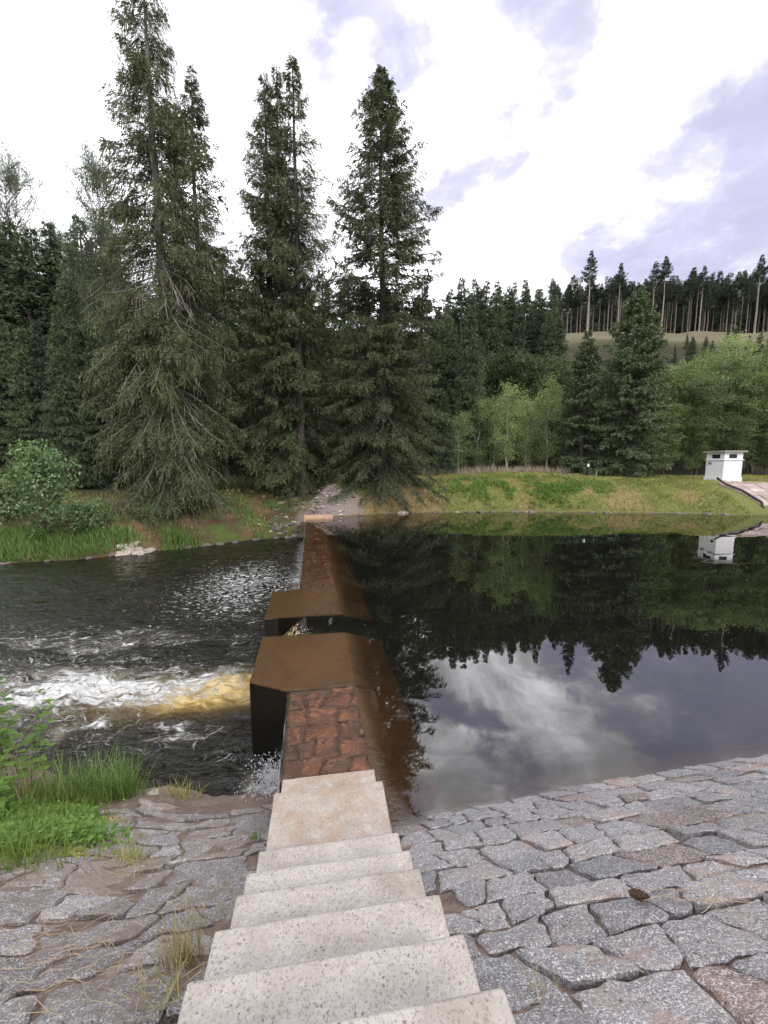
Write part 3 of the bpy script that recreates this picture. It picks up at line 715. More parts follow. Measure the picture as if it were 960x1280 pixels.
def spruce(seed, h, prof, nbr, z0=.04, twig=.55, bl=.28, bw=.06, sp=.13, droop=.55, hang=.8, inner=.12, nb=5, elev=(-12, 42), thick=None, lean=0.0, zpow=.9, jitL=(.6, 1.15), limb_sides=3, side=None, sparse=None):
    rg = np.random.default_rng(seed)
    zz = np.linspace(0, h, 14); wob = .0035 * h
    tx = wob * np.cumsum(rg.normal(size=14)) * .35 + lean * (zz / h) ** 2; ty = wob * np.cumsum(rg.normal(size=14)) * .35
    tx -= tx[0]; ty -= ty[0]
    r0 = thick or .0105 * h + .05
    tr = r0 * (1 - zz / h) ** .85 + .012; tr[0] *= 1.35
    tp = [np.stack([tx, ty, zz], 1)]; trr = [tr]
    BP, BD, BL, TI = [], [], [], []; lp, lr = [], []
    for b in range(nbr):
        zf = z0 + (1 - z0) * rg.random() ** zpow
        zf = min(zf, .992)
        if sparse and rg.random() < sparse(zf): continue
        az = rg.random() * 2 * pi
        L = prof(zf) * rg.uniform(*jitL)
        if side: L *= side(az, zf)
        if L < .12: continue
        el = R(elev[0] + (elev[1] - elev[0]) * max(0, zf) ** 1.8 + rg.normal() * 7)
        u = np.linspace(0, 1, 7); dz = L * (sin(el) * u - droop * (1.05 - zf) * u ** 1.5 + .16 * u ** 4)
        ca, sa = cos(az), sin(az); bend = rg.normal() * .12
        rr = L * cos(el) * u; lat = bend * L * u ** 2
        bx = np.interp(zf * h, zz, tx); by = np.interp(zf * h, zz, ty)
        pts = np.stack([bx + rr * ca - lat * sa, by + rr * sa + lat * ca, zf * h + dz], 1)
        lp.append(pts); lr.append((.011 * L + .008) * (1 - u * .85))
        nt = max(3, int(L / sp * 2)); uj = inner + (1 - inner) * rg.random(nt) ** .8
        pj = np.stack([np.interp(uj, u, pts[:, k]) for k in range(3)], 1)
        td = np.array([ca, sa, 0.0]); sd_ = np.array([-sa, ca, 0.0]); sg = np.where(rg.random(nt) < .5, -1, 1) * rg.uniform(.35, 1.1, nt)
        tl = twig * (.35 + .75 * (1 - uj) * min(1.3, L / 2.0) + .25 * rg.random(nt)) * (.55 + .45 * min(1, L / 1.6))
        hg = hang * rg.uniform(.2, 1.3, nt) * (1.15 - .5 * zf)
        D = sd_ * sg[:, None] + td * rg.uniform(.35, .95, nt)[:, None]; D[:, 2] -= hg * .55
        D /= np.linalg.norm(D, axis=1)[:, None]
        for k in range(nb):
            w_ = (k + rg.random(nt) * .6) / nb
            q = pj + D * (tl * w_)[:, None]; q[:, 2] -= hg * tl * .55 * w_ ** 1.6
            dd = D.copy(); dd[:, 2] -= hg * w_ * .9; dd += rg.normal(size=dd.shape) * .30
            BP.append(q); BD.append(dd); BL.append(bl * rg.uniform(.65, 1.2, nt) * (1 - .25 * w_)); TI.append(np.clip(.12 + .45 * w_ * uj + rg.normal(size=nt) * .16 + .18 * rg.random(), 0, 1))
    P = np.concatenate(BP); D = np.concatenate(BD); L_ = np.concatenate(BL); T = np.concatenate(TI)
    V, Q = blades(P, D, L_, bw * rg.uniform(.7, 1.3, len(P)), rg)
    tv = np.repeat(T, 4); tv[2::4] = np.clip(tv[2::4] + .15, 0, 1)
    lv, lq = merge([tubes(tp, trr, 9), tubes(lp, lr, limb_sides)])
    return (V, Q, tv), (lv, lq)
def tree_meshes(data, fm, bkm):
    (V, Q, tv), (lv, lq) = data
    return mesh_np('crown', V, Q, fm, {'tint': tv}), mesh_np('trunk', lv, lq, bkm, smooth=True)
def make_tree(name, data, fm, bkm, loc, rotz, scale, label, cat='tree', group=None):
    cm, tm = tree_meshes(data, fm, bkm)
    e = empty(name, label, cat, tuple(loc), rotz, group); e.scale = (scale,) * 3
    link('trunk', tm, e); link('crown', cm, e); return e
def foot(p, sink=.1): return (p[0], p[1], p[2] - sink)

# ---- the four tall spruces by the water
def pr_cone(R0, top=.04, p=.9): return lambda z: R0 * (max(0, 1 - z)) ** p + top
b = onground(205, 620, 25.0); x1 = at(180, 0, 25.0)[0]
def prof1(z):
    return np.interp(z, [0, .1, .3, .5, .62, .72, .80, .9, 1], [3.3, 3.9, 4.0, 3.3, 3.1, 2.6, 1.5, 1.35, .3])
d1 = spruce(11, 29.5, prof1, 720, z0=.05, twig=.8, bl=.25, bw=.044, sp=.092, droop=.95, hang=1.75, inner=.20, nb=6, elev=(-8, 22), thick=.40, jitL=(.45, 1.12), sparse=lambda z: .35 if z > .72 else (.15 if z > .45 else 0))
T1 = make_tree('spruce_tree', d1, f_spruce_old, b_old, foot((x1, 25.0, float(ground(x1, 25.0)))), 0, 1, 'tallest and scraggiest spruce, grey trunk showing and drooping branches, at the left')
# bare pale drooping limbs on the old spruce
rgd = np.random.default_rng(5); LPp = []; LRr = []
for k in range(46):
    z = rgd.uniform(3, 15); az = rgd.uniform(-2.9, .1); L = rgd.uniform(1.6, 4.2); u = np.linspace(0, 1, 9)
    LPp.append(np.stack([L * u * cos(az), L * u * sin(az) * .9 - .3 * u, z - L * (.75 * u ** 1.4) + .10 * L * np.sin(u * 5 + k) * u], 1)); LRr.append(.034 * (1 - .8 * u))
    for q in range(7):
        f_ = rgd.uniform(.25, .95); s0 = np.array([np.interp(f_, u, LPp[-1 if q == 0 else -1 - q][:, c]) for c in range(3)]) if False else np.array([L * f_ * cos(az), L * f_ * sin(az) * .9 - .3 * f_, z - L * .75 * f_ ** 1.4])
        l2 = rgd.uniform(.4, 1.1); v = np.linspace(0, 1, 4); LPp.insert(0, s0 + np.stack([rgd.normal() * .25 * l2 * v, rgd.normal() * .25 * l2 * v, -l2 * v], 1)); LRr.insert(0, .011 * (1 - .6 * v))
m_dead = bark('bare_grey_twigs', (.23, .20, .165), (.36, .33, .28), 9)
lv, lq = tubes(LPp, LRr, 4); link('bare_limb', mesh_np('bare_limb', lv, lq, m_dead, smooth=True), T1)
def std(px, py_top, Y, R0, seed, label, nbr=460, name='spruce_tree', fm=None, **kw):
    p = at(px, py_top, Y); gz = float(ground(p[0], Y)); h = p[2] - gz + .1
    kw.setdefault('zpow', .85)
    d = spruce(seed, h, R0 if callable(R0) else pr_cone(R0), nbr, **kw)
    return make_tree(name, d, fm or f_spruce, b_spruce, (p[0], Y, gz - .1), 0, 1, label)
std(238, 86, 31, lambda z: np.interp(z, [0, .3, .55, .8, 1], [3.2, 3.4, 3.0, 1.7, .1]), 22, 'slim spruce with its top just right of the tallest old spruce', 420, twig=.6, bl=.26, bw=.05, sp=.115, droop=.5, hang=.9)
p3 = lambda z: np.interp(z, [0, .12, .35, .55, .68, .8, .92, 1], [2.5, 3.0, 2.9, 2.7, 2.1, 1.45, .75, .08])
sp3 = lambda z: .10 if .5 < z < .85 else .04
std(328, 94, 30.3, p3, 31, 'left stem of the three thin spruces crowded together', 430, z0=.025, twig=.62, bl=.24, bw=.046, sp=.105, droop=.6, hang=1.15, sparse=sp3, jitL=(.5, 1.3))
std(346, 82, 30.9, p3, 32, 'middle stem of the three thin spruces crowded together', 430, z0=.025, twig=.62, bl=.24, bw=.046, sp=.105, droop=.6, hang=1.15, sparse=sp3, jitL=(.5, 1.3))
std(365, 68, 30.0, p3, 33, 'right and tallest stem of the three thin spruces crowded together', 430, z0=.025, twig=.62, bl=.24, bw=.046, sp=.105, droop=.6, hang=1.15, sparse=sp3, jitL=(.5, 1.3))
std(478, 80, 30.3, lambda z: np.interp(z, [0, .08, .25, .5, .75, .9, 1], [3.9, 4.6, 4.7, 4.3, 2.9, 1.35, .06]), 41, 'broad tall spruce with its pointed cone reaching the grass above the weir end', 680, z0=.03, twig=.62, bl=.24, bw=.048, sp=.098, droop=.52, hang=.95, nb=6, jitL=(.5, 1.22), inner=.2, sparse=lambda z: .10 if .5 < z < .85 else 0)
std(799, 357, 37, lambda z: np.interp(z, [0, .1, .4, .7, .9, 1], [3.3, 3.7, 3.3, 2.2, .9, .08]), 51, 'dark bushy spruce standing right of centre on the meadow edge', 420, twig=.6, bl=.32, bw=.075, sp=.13, droop=.3, hang=.6, fm=f_forest)
std(735, 413, 38, lambda z: np.interp(z, [0, .1, .5, .8, 1], [2.0, 2.3, 1.9, 1.0, .08]), 52, 'shorter dark spruce beside the bushy spruce, left of it', 300, twig=.55, bl=.32, bw=.075, sp=.14, droop=.3, hang=.6, fm=f_forest)

# ---- forest spruces: four shapes shared by many copies
FV = []
for k, (h_, R0, pw) in enumerate([(20, 3.1, .8), (22, 2.7, .9), (18, 3.3, .75), (24, 3.0, .95)]):
    d = spruce(100 + k, h_, pr_cone(R0, .05, pw), 230, z0=.06, twig=.75, bl=.42, bw=.11, sp=.26, droop=.45, hang=.8, nb=4)
    FV.append((tree_meshes(d, f_forest, b_spruce), h_))
b_row = bark('grey_brown_pine_bark', (.11, .09, .075), (.20, .165, .14), 3)
FF = []
for k, (h_, R0, pw) in enumerate([(20, 3.3, .75), (22, 3.0, .8)]):
    d = spruce(120 + k, h_, pr_cone(R0, .05, pw), 400, z0=.04, twig=.7, bl=.30, bw=.065, sp=.15, droop=.5, hang=1.0, nb=5)
    FF.append((tree_meshes(d, f_forest, b_spruce), h_))
PV = []; PR = []
for k, (h_, z0) in enumerate([(23, .62), (25, .68), (21, .55), (24, .72)]):
    d = spruce(140 + k, h_, lambda z, z0=z0: np.interp(z, [z0, z0 + .1, .85, 1], [1.3, 2.5, 1.2, .08]), 130, z0=z0, twig=.85, bl=.45, bw=.105, sp=.2, droop=.15, hang=.35, nb=4, elev=(-5, 40), thick=.26)
    PV.append((tree_meshes(d, f_pine, b_pine), h_)); PR.append(((PV[-1][0][0], mesh_np('trunk', d[1][0], d[1][1], b_row, smooth=True)), h_))
def put(var, name, X, Y, h, label, group, rot=None, wide=1.0, cat='tree'):
    (cm, tm), vh = var; z = float(ground(X, Y)); e = empty(name, label, cat, (X, Y, z - .15), random.uniform(0, 6.28) if rot is None else rot, group)
    s = h / vh; e.scale = (s * wide, s * wide, s); link('trunk', tm, e); link('crown', cm, e); return e
def putpix(var, name, px, pytop, Y, label, group, wide=1.0, hmax=40):
    p = at(px, pytop, Y); g = float(ground(p[0], Y)); h = p[2] - g
    if h < 3: return None
    return put(var, name, p[0], Y, min(h, hmax), label, group, wide=wide)
def band(profile_pts, n, Ya, Yb, var, name, label, group, jit=22, wide=1.0, seed=1, x0=None, x1=None):
    rg = random.Random(seed); xs = [q[0] for q in profile_pts]; ysr = [q[1] for q in profile_pts]
    a = xs[0] if x0 is None else x0; b_ = xs[-1] if x1 is None else x1
    for i in range(n):
        px = a + (b_ - a) * (i + rg.uniform(.1, .9)) / n
        putpix(var[rg.randrange(len(var))], name, px, np.interp(px, xs, ysr) + rg.uniform(-jit * .3, jit), rg.uniform(Ya, Yb), label, group, wide * rg.uniform(.85, 1.2))
# left dark wood
band([(-120, 190), (0, 265), (60, 268), (110, 262), (150, 300)], 18, 35, 42, FF, 'spruce_tree', 'dark spruce in the dense wood at the far left', 'dark spruces in the wood at the left', 35, 1.3, 2)
band([(-100, 330), (0, 400), (60, 385), (130, 390), (160, 420)], 12, 27, 31, FF, 'spruce_tree', 'dark spruce at the front edge of the wood at the left', 'dark spruces along the front of the left wood', 40, 1.2, 3)
# dark wood behind the tall spruces
band([(150, 330), (250, 320), (300, 330), (420, 345), (540, 350), (600, 380)], 20, 42, 52, FF, 'spruce_tree', 'dark forest spruce filling the gap behind the tall spruces', 'dark spruces behind the tall trees', 30, 1.25, 4)
band([(140, 440), (250, 430), (420, 430), (560, 450)], 13, 36, 40, FF, 'spruce_tree', 'low dark spruce between the trunks of the tall spruces', 'low dark spruces between the tall trees', 40, 1.3, 5)
# spruces on the slope right of the tall trees
band([(545, 375), (575, 352), (585, 348), (610, 360), (640, 352), (672, 342), (690, 360), (700, 380)], 30, 66, 92, FF, 'spruce_tree', 'pointed spruce on the slope right of the tall spruces', 'spruces on the slope in the middle', 32, 1.35, 6)
band([(555, 420), (640, 430), (700, 440)], 12, 55, 62, FV, 'spruce_tree', 'dark young spruce at the foot of the middle slope', 'young spruces at the foot of the slope', 30, 1.25, 7)
band([(700, 440), (800, 450), (880, 445), (1100, 450)], 14, 62, 90, FV, 'spruce_tree', 'small spruce growing below the bare felled strip', 'small spruces below the felled strip', 14, 1.2, 17)
band([(836, 418), (900, 412), (960, 408), (1100, 405)], 20, 92, 116, FF, 'spruce_tree', 'young spruce on the lower edge of the felled strip above the hut', 'young spruces on the felled strip', 12, 1.5, 27)
# ridge: tall bare-stemmed trees in a row
rows = [(690, 350), (740, 345), (800, 345), (850, 341), (900, 340), (960, 334), (1180, 328)]
band(rows, 84, 149, 163, PR, 'pine_tree', 'tall bare-stemmed tree in the row along the ridge', 'bare-stemmed trees along the ridge', 24, 1.0, 8)
band(rows, 60, 161, 174, PR + FV + FV, 'pine_tree', 'tree deep inside the ridge wood', 'trees inside the ridge wood', 10, 1.1, 9)
band([(690, 356), (960, 348), (1180, 344)], 80, 168, 185, FV, 'spruce_tree', 'dark spruce filling the shade of the ridge wood', 'dark spruces in the ridge wood', 10, 1.6, 19)
for k, (px, py, Y, lb_) in enumerate([(740, 312, 141, 'tall pale-stemmed tree standing out alone above the felled strip'), (777, 328, 143, 'slim tree rising above the ridge row, second from the lone one'),
        (820, 326, 144, 'slightly shorter of the two tall close stems on the ridge'), (834, 319, 142, 'taller of the two close stems on the ridge'), (881, 331, 138, 'bare pale stem with a small crown near the ridge\'s right part'), (953, 318, 136, 'tall tree cut by the right border of the view on the ridge')]):
    putpix(PV[k % 4], 'pine_tree', px, py, Y, lb_, None, .95)

# ---- broad-leaved trees
def decid(seed, h, Rw, nl, leaf, z0=.15, ncl=7, per=36, up=.6, cl=.42, thick=None, droop=0.0, shape=None):
    rg = np.random.default_rng(seed); zz = np.linspace(0, h * .95, 10)
    tx = np.cumsum(rg.normal(size=10)) * .012 * h; ty = np.cumsum(rg.normal(size=10)) * .012 * h; tx -= tx[0]; ty -= ty[0]
    r0 = thick or .011 * h + .02
    tp = [np.stack([tx, ty, zz], 1)]; trr = [r0 * (1 - zz / h) ** .8 + .01]; C = []
    for i in range(nl):
        zf = z0 + (.97 - z0) * (i + rg.random()) / nl; az = i * 2.4 + rg.normal() * .3
        sh = shape(zf) if shape else (sin(pi * min(1, max(.05, (zf - z0 * .5) / (1.05 - z0 * .5)))) ** .6)
        L = Rw * sh * rg.uniform(.6, 1.15) + .1; u = np.linspace(0, 1, 6); e = up * rg.uniform(.5, 1.4)
        bx, by = np.interp(zf * h, zz, tx), np.interp(zf * h, zz, ty)
        pts = np.stack([bx + L * u * cos(az), by + L * u * sin(az), zf * h + L * (e * u - droop * u ** 2)], 1)
        tp.append(pts); trr.append((.009 * L + .006) * (1 - .8 * u))
        for k in range(ncl):
            f_ = rg.uniform(.3, 1.05); c = np.array([np.interp(f_, u, pts[:, q]) for q in range(3)]); c += rg.normal(size=3) * .20 * L * np.array([1, 1, .7]); C.append(c)
            m0 = np.array([np.interp(f_ * .7, u, pts[:, q]) for q in range(3)]); tp.append(np.stack([m0, (m0 + c) / 2 + [0, 0, .05], c])); trr.append(np.array([.008, .005, .003]) * (1 + L * .3))
    C = np.array(C); n = len(C) * per
    P = np.repeat(C, per, 0) + rg.normal(size=(n, 3)) * cl * np.array([1, 1, .75]) * np.repeat(rg.uniform(.6, 1.3, len(C)), per)[:, None]
    D = rg.normal(size=(n, 3)); D[:, 2] -= .5
    up_ = np.array([0, 0, 1.0]); V, Q = blades(P, D, leaf * rg.uniform(.7, 1.3, n), leaf * .62 * rg.uniform(.8, 1.2, n), rg, .5, up_)
    tv = np.repeat(np.clip(np.repeat(rg.normal(.42, .30, len(C)), per) + rg.normal(size=n) * .15, 0, 1), 4)
    return (V, Q, tv), tubes(tp, trr, 5)
AV = [(tree_meshes(decid(260 + k, 20, 5.4, 60, .115, .42, 10, 105, .6, .40), f_airy, b_dark), 20) for k in range(2)]
BV = [(tree_meshes(decid(200 + k, 9, 1.75, 26, .15, .12, 7, 34, .9, .40), f_birch, b_birch), 9) for k in range(3)]
DV = [(tree_meshes(decid(220 + k, 12, 2.9, 36, .21, .14, 8, 40, .55, .36), f_decid, b_dark), 12) for k in range(3)]
for k, (px, py, Y, wd) in enumerate([(596, 500, 41, 1.0), (638, 486, 39.5, .95), (660, 500, 41, .9), (689, 482, 40.5, 1.0), (575, 520, 40, 1.0), (618, 505, 42, .95)]):
    putpix(BV[k % 3], 'birch_tree', px, py, Y, ['darker young birch partly behind the low boughs of the broad tall spruce', 'tallest pale green birch left of the dark bushy spruces', 'pale birch between the two tallest birches', 'pale green birch nearest the shorter dark spruce', 'small birch hidden beside the broad tall spruce', 'lower pale birch just left of the tallest birch'][k], 'young birches on the meadow edge', wd)
SL_ = [((mesh_np('crown', *(lambda d: (d[0][0], d[0][1]))(dd), f_slope, {'tint': dd[0][2]}), mesh_np('trunk', dd[1][0], dd[1][1], b_dark, smooth=True)), 12) for dd in [decid(240 + k, 12, 2.9, 36, .21, .14, 8, 40, .55, .36) for k in range(2)]]
for k, (px, py, Y, wd) in enumerate([(848, 456, 41, 1.0), (880, 476, 39.5, 1.1), (912, 450, 42, 1.1), (945, 470, 40, 1.2), (835, 505, 39, .9), (985, 452, 41, 1.2), (1030, 445, 42, 1.2), (870, 520, 38.5, 1.), (925, 520, 38, 1.1), (965, 520, 38.5, 1.1), (1080, 450, 41, 1.2), (1010, 520, 38, 1.1)]):
    TX = [848, 880, 912, 945, 835, 985, 1030, 870, 925, 965, 1080, 1010]; ORD = 'first second third fourth fifth sixth seventh eighth ninth tenth eleventh twelfth'.split()
    putpix(DV[k % 3], 'broadleaf_tree', px, py, Y, ORD[sorted(TX).index(px)] + ' broad-leaved tree from the left in the front thicket behind the hut', 'broad-leaved trees behind the hut', wd)
for k, (px, py, Y, wd) in enumerate([(866, 446, 52, 1.0), (925, 424, 56, 1.0), (955, 444, 50, 1.1), (895, 446, 58, 1.1), (840, 462, 55, 1.1), (640, 440, 52, 1.2), (665, 448, 50, 1.1), (615, 455, 53, 1.2), (690, 450, 54, 1.1), (990, 425, 56, 1.2), (720, 462, 52, 1.2), (760, 460, 54, 1.2), (800, 455, 55, 1.3)]):
    putpix(BV[k % 3] if px == 925 else SL_[k % 2] if px < 830 else DV[k % 3], 'broadleaf_tree', px, py, Y, 'broad-leaved tree at the foot of the wooded slope', 'broad-leaved trees at the slope foot', wd)
for k, (px, py, Y, wd) in enumerate([(16, 200, 46, .46), (-52, 225, 46, .5), (62, 285, 47, .36)]):
    putpix(AV[k % 2], 'broadleaf_tree', px, py, Y, ['airy broad-leaved tree against the white sky at the far left', 'broad-leaved tree just beyond the left border', 'small airy treetop right of the leftmost airy tree'][k], None, wd * .8)
putpix(AV[1], 'broadleaf_tree', 116, 205, 33, 'grey-green leafy treetop leaning out left of the tallest spruce', None, .38)
# shrub by the left shore
p = G(66, 672, 14); d = decid(301, 4.3, 1.5, 26, .18, .05, 6, 24, .75, .25, shape=lambda z: 1.15 - .85 * z)
make_tree('leafy_shrub', d, f_shrub, b_dark, foot(p), 0, 1, 'light green leafy shrub by the left far shore', 'shrub')
p = G(112, 668, 14); d = decid(302, 1.5, .9, 14, .12, .05, 6, 34, .5, .22)
make_tree('leafy_shrub', d, f_shrub, b_dark, foot(p), 0, 1, 'small bright leafy shrub right of the larger shrub', 'shrub')
p = G(300, 615, 14); 
# low boughs of undergrowth beneath the old spruce
SV = [(tree_meshes(decid(320 + k, 1.6, 1.0, 14, .13, .02, 6, 34, .6, .26), f_decid, b_dark), 1.6) for k in range(2)]
for k, (px, py, h_) in enumerate([(185, 652, .8), (215, 648, .7), (250, 640, .7), (20, 640, 1.3), (2, 645, 1.6), (290, 612, .9), (200, 630, 1.2)]):
    p = G(px, py, 14); put(SV[k % 2], 'bush', p[0], p[1], h_, 'low dark bush on the shady bank under the old spruce', 'low bushes under the left trees', cat='bush')

# ---- grass and ground cover on the far bank
def grass(name, X, Y, hts, wds, mat, label, lean=.5, seed=1, tint=None, kind='stuff', zoff=-.03):
    rg = np.random.default_rng(seed); n = len(X); Z = ground(X, Y) + zoff
    P = np.stack([X, Y, Z], 1); D = rg.normal(size=(n, 3)) * lean; D[:, 2] = 1
    V, Q = blades(P, D, hts, wds, rg)
    T = rg.random(n) if tint is None else np.clip(tint + rg.normal(size=n) * .12, 0, 1)
    ob = link(name, mesh_np(name, V, Q, mat, {'tint': np.repeat(T, 4)})); return tag(ob, label, kind=kind)
n = 90000; X = rng.uniform(-3.5, 40, n); Y = 25 + rng.random(n) ** 1.2 * 15
dr = Y - np.interp(X, SR[:, 0], SR[:, 1]); k = (dr > .15) & ((X + 3.7) ** 2 / 2.2 ** 2 + (Y - 27) ** 2 / 2.8 ** 2 > .8) & ~((X > 24.3) & (Y < 29.8)); X, Y, dr = X[k], Y[k], dr[k]
nz = fbm(X * .6, Y * .6, 31) + .30 * np.exp(-((X - 1.5) / 4.0) ** 2) - .25 * np.exp(-((X - 10) / 4.5) ** 2) * (dr < 5)
dry = rng.random(len(X)) < sstep(nz, .46, .70)
patchy = fbm(X * .9, Y * .9, 77)
ht = .10 + .16 * patchy + .10 * (rng.random(len(X)) < .1)
grass('meadow_grass', X[~dry], Y[~dry], ht[~dry], .05, f_grass, 'green meadow grass on the far bank of the pool', .55, 2, sstep(patchy[~dry], .3, .75))
grass('dry_meadow_grass', X[dry], Y[dry], ht[dry] * .8, .045, f_dry, 'dry straw-coloured grass on the far bank', .6, 3)
# broad green herbs on the middle of the bank
n = 9000; X = rng.normal(10.5, 3.6, n); Y = rng.normal(30.2, 1.3, n); k = (Y - np.interp(X, SR[:, 0], SR[:, 1]) > .2) & (fbm(X * 1.1, Y * 1.1, 15) > .47)
grass('herb_patch', X[k], Y[k], rng.uniform(.15, .45, k.sum()), .11, f_lush, 'lush broad-leaved herbs in the middle of the grassy bank', .9, 4)
# pale pink flowering stems along the meadow
m_bloom = foliage('faded_flower_heads', (.28, .24, .20), (.44, .36, .34), .1, .3)
n = 2000; X = rng.uniform(3.5, 19, n); Y = rng.uniform(36.5, 39, n); k = (X < 17.0)
grass('flower_stems', X[k], Y[k], rng.uniform(.3, .9, k.sum()), .05, m_bloom, 'band of pale pinkish flowering stems before the birches', .16, 5)
n = 700; X = rng.uniform(-22, -1, n); Y = rng.uniform(31.5, 34, n)
grass('flower_stems', X, Y, rng.uniform(.5, 1.1, n), .06, m_bloom, 'pale flowering stems glimpsed between the tall spruces', .16, 6)
n = 4500; X = rng.uniform(-26, 2, n); Y = rng.uniform(31, 36, n)
grass('meadow_grass', X, Y, rng.uniform(.2, .6, n), .07, f_lush, 'bright grass strip lit behind the tall spruces', .4, 8)
# left shore
n = 26000; X = rng.uniform(-40, -4.5, n); Y = rng.uniform(13, 31, n); dl = Y - np.interp(X, SL[:, 0], SL[:, 1]); pn = fbm(X * .8, Y * .8, 55)
k = (dl > .2) & (dl < 8) & (rng.random(n) < sstep(pn, .40, .62)); 
grass('bank_grass', X[k], Y[k], rng.uniform(.12, .35, k.sum()), .06, f_grass, 'patchy grass on the shady left far bank', .6, 9)
n = 16000; X = rng.uniform(-24, -12.2, n); Y = rng.uniform(15, 21, n); dl = Y - np.interp(X, SL[:, 0], SL[:, 1]); k = (dl > .05) & (dl < 1.7 + .3 * fbm(X, Y, 3)) & (X < -12.9 + .3 * rng.normal(size=n))
grass('tall_shore_grass', X[k], Y[k], rng.uniform(.35, .75, k.sum()), .05, f_lush, 'thick bright green grass along the left far shore', .28, 10)
for i, (px, py, nn, hh, lab) in enumerate([(225, 680, 420, .75, 'tuft of green grass on the left far shore below the old spruce'), (328, 676, 160, .5, 'small green tuft on the shore near the weir end'), (340, 632, 300, .35, 'bright green weeds on the bank left of the gravel patch'), (305, 640, 300, .35, 'low green weeds on the brown bank beside the tall spruces')]):
    p = G(px, py, 14); g = grass('grass_tuft', rng.normal(p[0], .45, nn), rng.normal(p[1], .35, nn), rng.uniform(.5, 1, nn) * hh, .045, f_lush, lab, .3, 20 + i, kind=None); tag(g, cat='grass tuft'); 

# ---- rocks
rock_me = []
m_rock = rock_mat('shore_rock', (.10, .09, .08), (.15, .135, .12), (.24, .22, .20), 8, wet=.8, bump=.6)
m_palerock = rock_mat('pale_rock', (.34, .29, .25), (.42, .37, .32), (.52, .47, .42), 8, wet=.8, bump=.6)
for k in range(5):
    bm = bmesh.new(); bmesh.ops.create_icosphere(bm, subdivisions=2, radius=1)
    for v in bm.verts:
        d = v.co.normalized(); v.co = d * (1 + .35 * mnoise.noise(d * 1.3 + Vector((k * 5, 0, 0))) + .18 * mnoise.noise(d * 3.1 + Vector((0, k * 3, 0)))); v.co.z *= .62
        v.co.x = round(v.co.x * 2.2) / 2.2 * .35 + v.co.x * .65
    rock_me.append(bm_mesh('rock', bm, m_rock))
rock_pale = []
for r_ in rock_me: c = r_.copy(); c.materials[0] = m_palerock; rock_pale.append(c)
def rock(p, s, label, group, pale=False, sink=.25, asp=1.3):
    o = link('rock', random.choice(rock_pale if pale else rock_me), None, (p[0], p[1], p[2] + s * (.3 - sink)), random.uniform(0, 6.28), (s * random.uniform(.8, asp), s, s * random.uniform(.7, 1.1)))
    return tag(o, label, 'rock', group)
for i in range(88):
    X_ = -2.2 + 25.5 * (i + random.random()) / 88; Y_ = float(np.interp(X_, SR[:, 0], SR[:, 1])) + random.uniform(-.12, .22)
    rock((X_, Y_, -0.02), random.uniform(.05, .20) * random.choice([.6, 1, 1, 1.3]), 'rock at the water\'s edge along the far grassy bank', 'rocks along the far edge of the pool', random.random() < .08, asp=2.0)
for i in range(26):
    p = G(random.gauss(168, 14), random.gauss(690, 4), 14); p[2] = max(p[2], ZD)
    rock(p, random.uniform(.14, .32), 'pale rock in the heap on the left far shore', 'pale rocks heaped on the left shore', True)
for i in range(28):
    p = G(random.uniform(0, 375), 0, 14) if False else None
    X_ = random.uniform(-19, -5.5); Y_ = float(np.interp(X_, SL[:, 0], SL[:, 1])) + random.uniform(-.15, .15)
    rock((X_, Y_, ZD), random.uniform(.1, .24), 'dark wet rock at the edge of the left far shore', 'dark rocks along the left far shore')
for i in range(105):
    p = G(random.gauss(398, 28), random.gauss(620, 14), 14)
    rock(p, random.uniform(.08, .17), 'loose pale stone in the gravel patch at the far end of the weir', 'loose stones in the gravel patch', random.random() < .75)
for i in range(45):
    p = G(random.gauss(355, 14), random.gauss(662, 7), 14)
    rock(p, random.uniform(.08, .2), 'grey stone in the rubble left of the far weir end', 'grey rubble by the far weir end', random.random() < .3)
gv = []
for i in range(420):
    p = G(random.gauss(398, 28), random.gauss(619, 15), 14); mr = rock_me[i % 5]; s_ = random.uniform(.025, .075)
    a_ = np.empty(len(mr.vertices) * 3, np.float32); mr.vertices.foreach_get('co', a_); ang = random.uniform(0, 6.28); v_ = a_.reshape(-1, 3) * s_
    v_ = np.stack([v_[:, 0] * cos(ang) - v_[:, 1] * sin(ang), v_[:, 0] * sin(ang) + v_[:, 1] * cos(ang), v_[:, 2]], 1) + p
    gv.append((v_, np.array([tuple(pl.vertices) for pl in mr.polygons])))
gV, gQ = merge(gv); tag(link('gravel', mesh_np('gravel', gV, gQ, m_palerock)), 'small pale gravel on the slope at the far end of the weir', kind='stuff')
p = G(192, 998, .6, 12); rock(p, .10, 'pale yellowish stone at the near edge of the foaming river', None, True)

# ================================================================== white hut and its paved ramp
m_white, t = material('white_render'); pp = t.pos()
n_ = t.noise(pp, 5, 6, .7); surf(t, t.n('ShaderNodeBsdfPrincipled', {'Base Color': t.mix(t.step(n_, .3, .7), (.80, .80, .81), (.88, .88, .88)), 'Roughness': .85, 'Normal': t.n('ShaderNodeBump', {'Height': n_, 'Strength': .3, 'Distance': .02})}))
m_roof = rock_mat('grey_roof_slab', (.22, .21, .20), (.27, .26, .25), (.34, .33, .32), 6, wet=.9, bump=.4)
m_black, t = material('dark_opening'); surf(t, t.n('ShaderNodeBsdfPrincipled', {'Base Color': (.012, .012, .013), 'Roughness': .6}))
m_metal, t = material('weathered_grey_metal'); surf(t, t.n('ShaderNodeBsdfPrincipled', {'Base Color': (.30, .31, .32), 'Roughness': .55, 'Metallic': .4}))
YH = 30.6; hc = at(902.5, 602, YH); HZ = hc[2]
hut = empty('hut', 'small white square hut with a flat overhanging roof by the pool', 'hut', tuple(hc), 0)
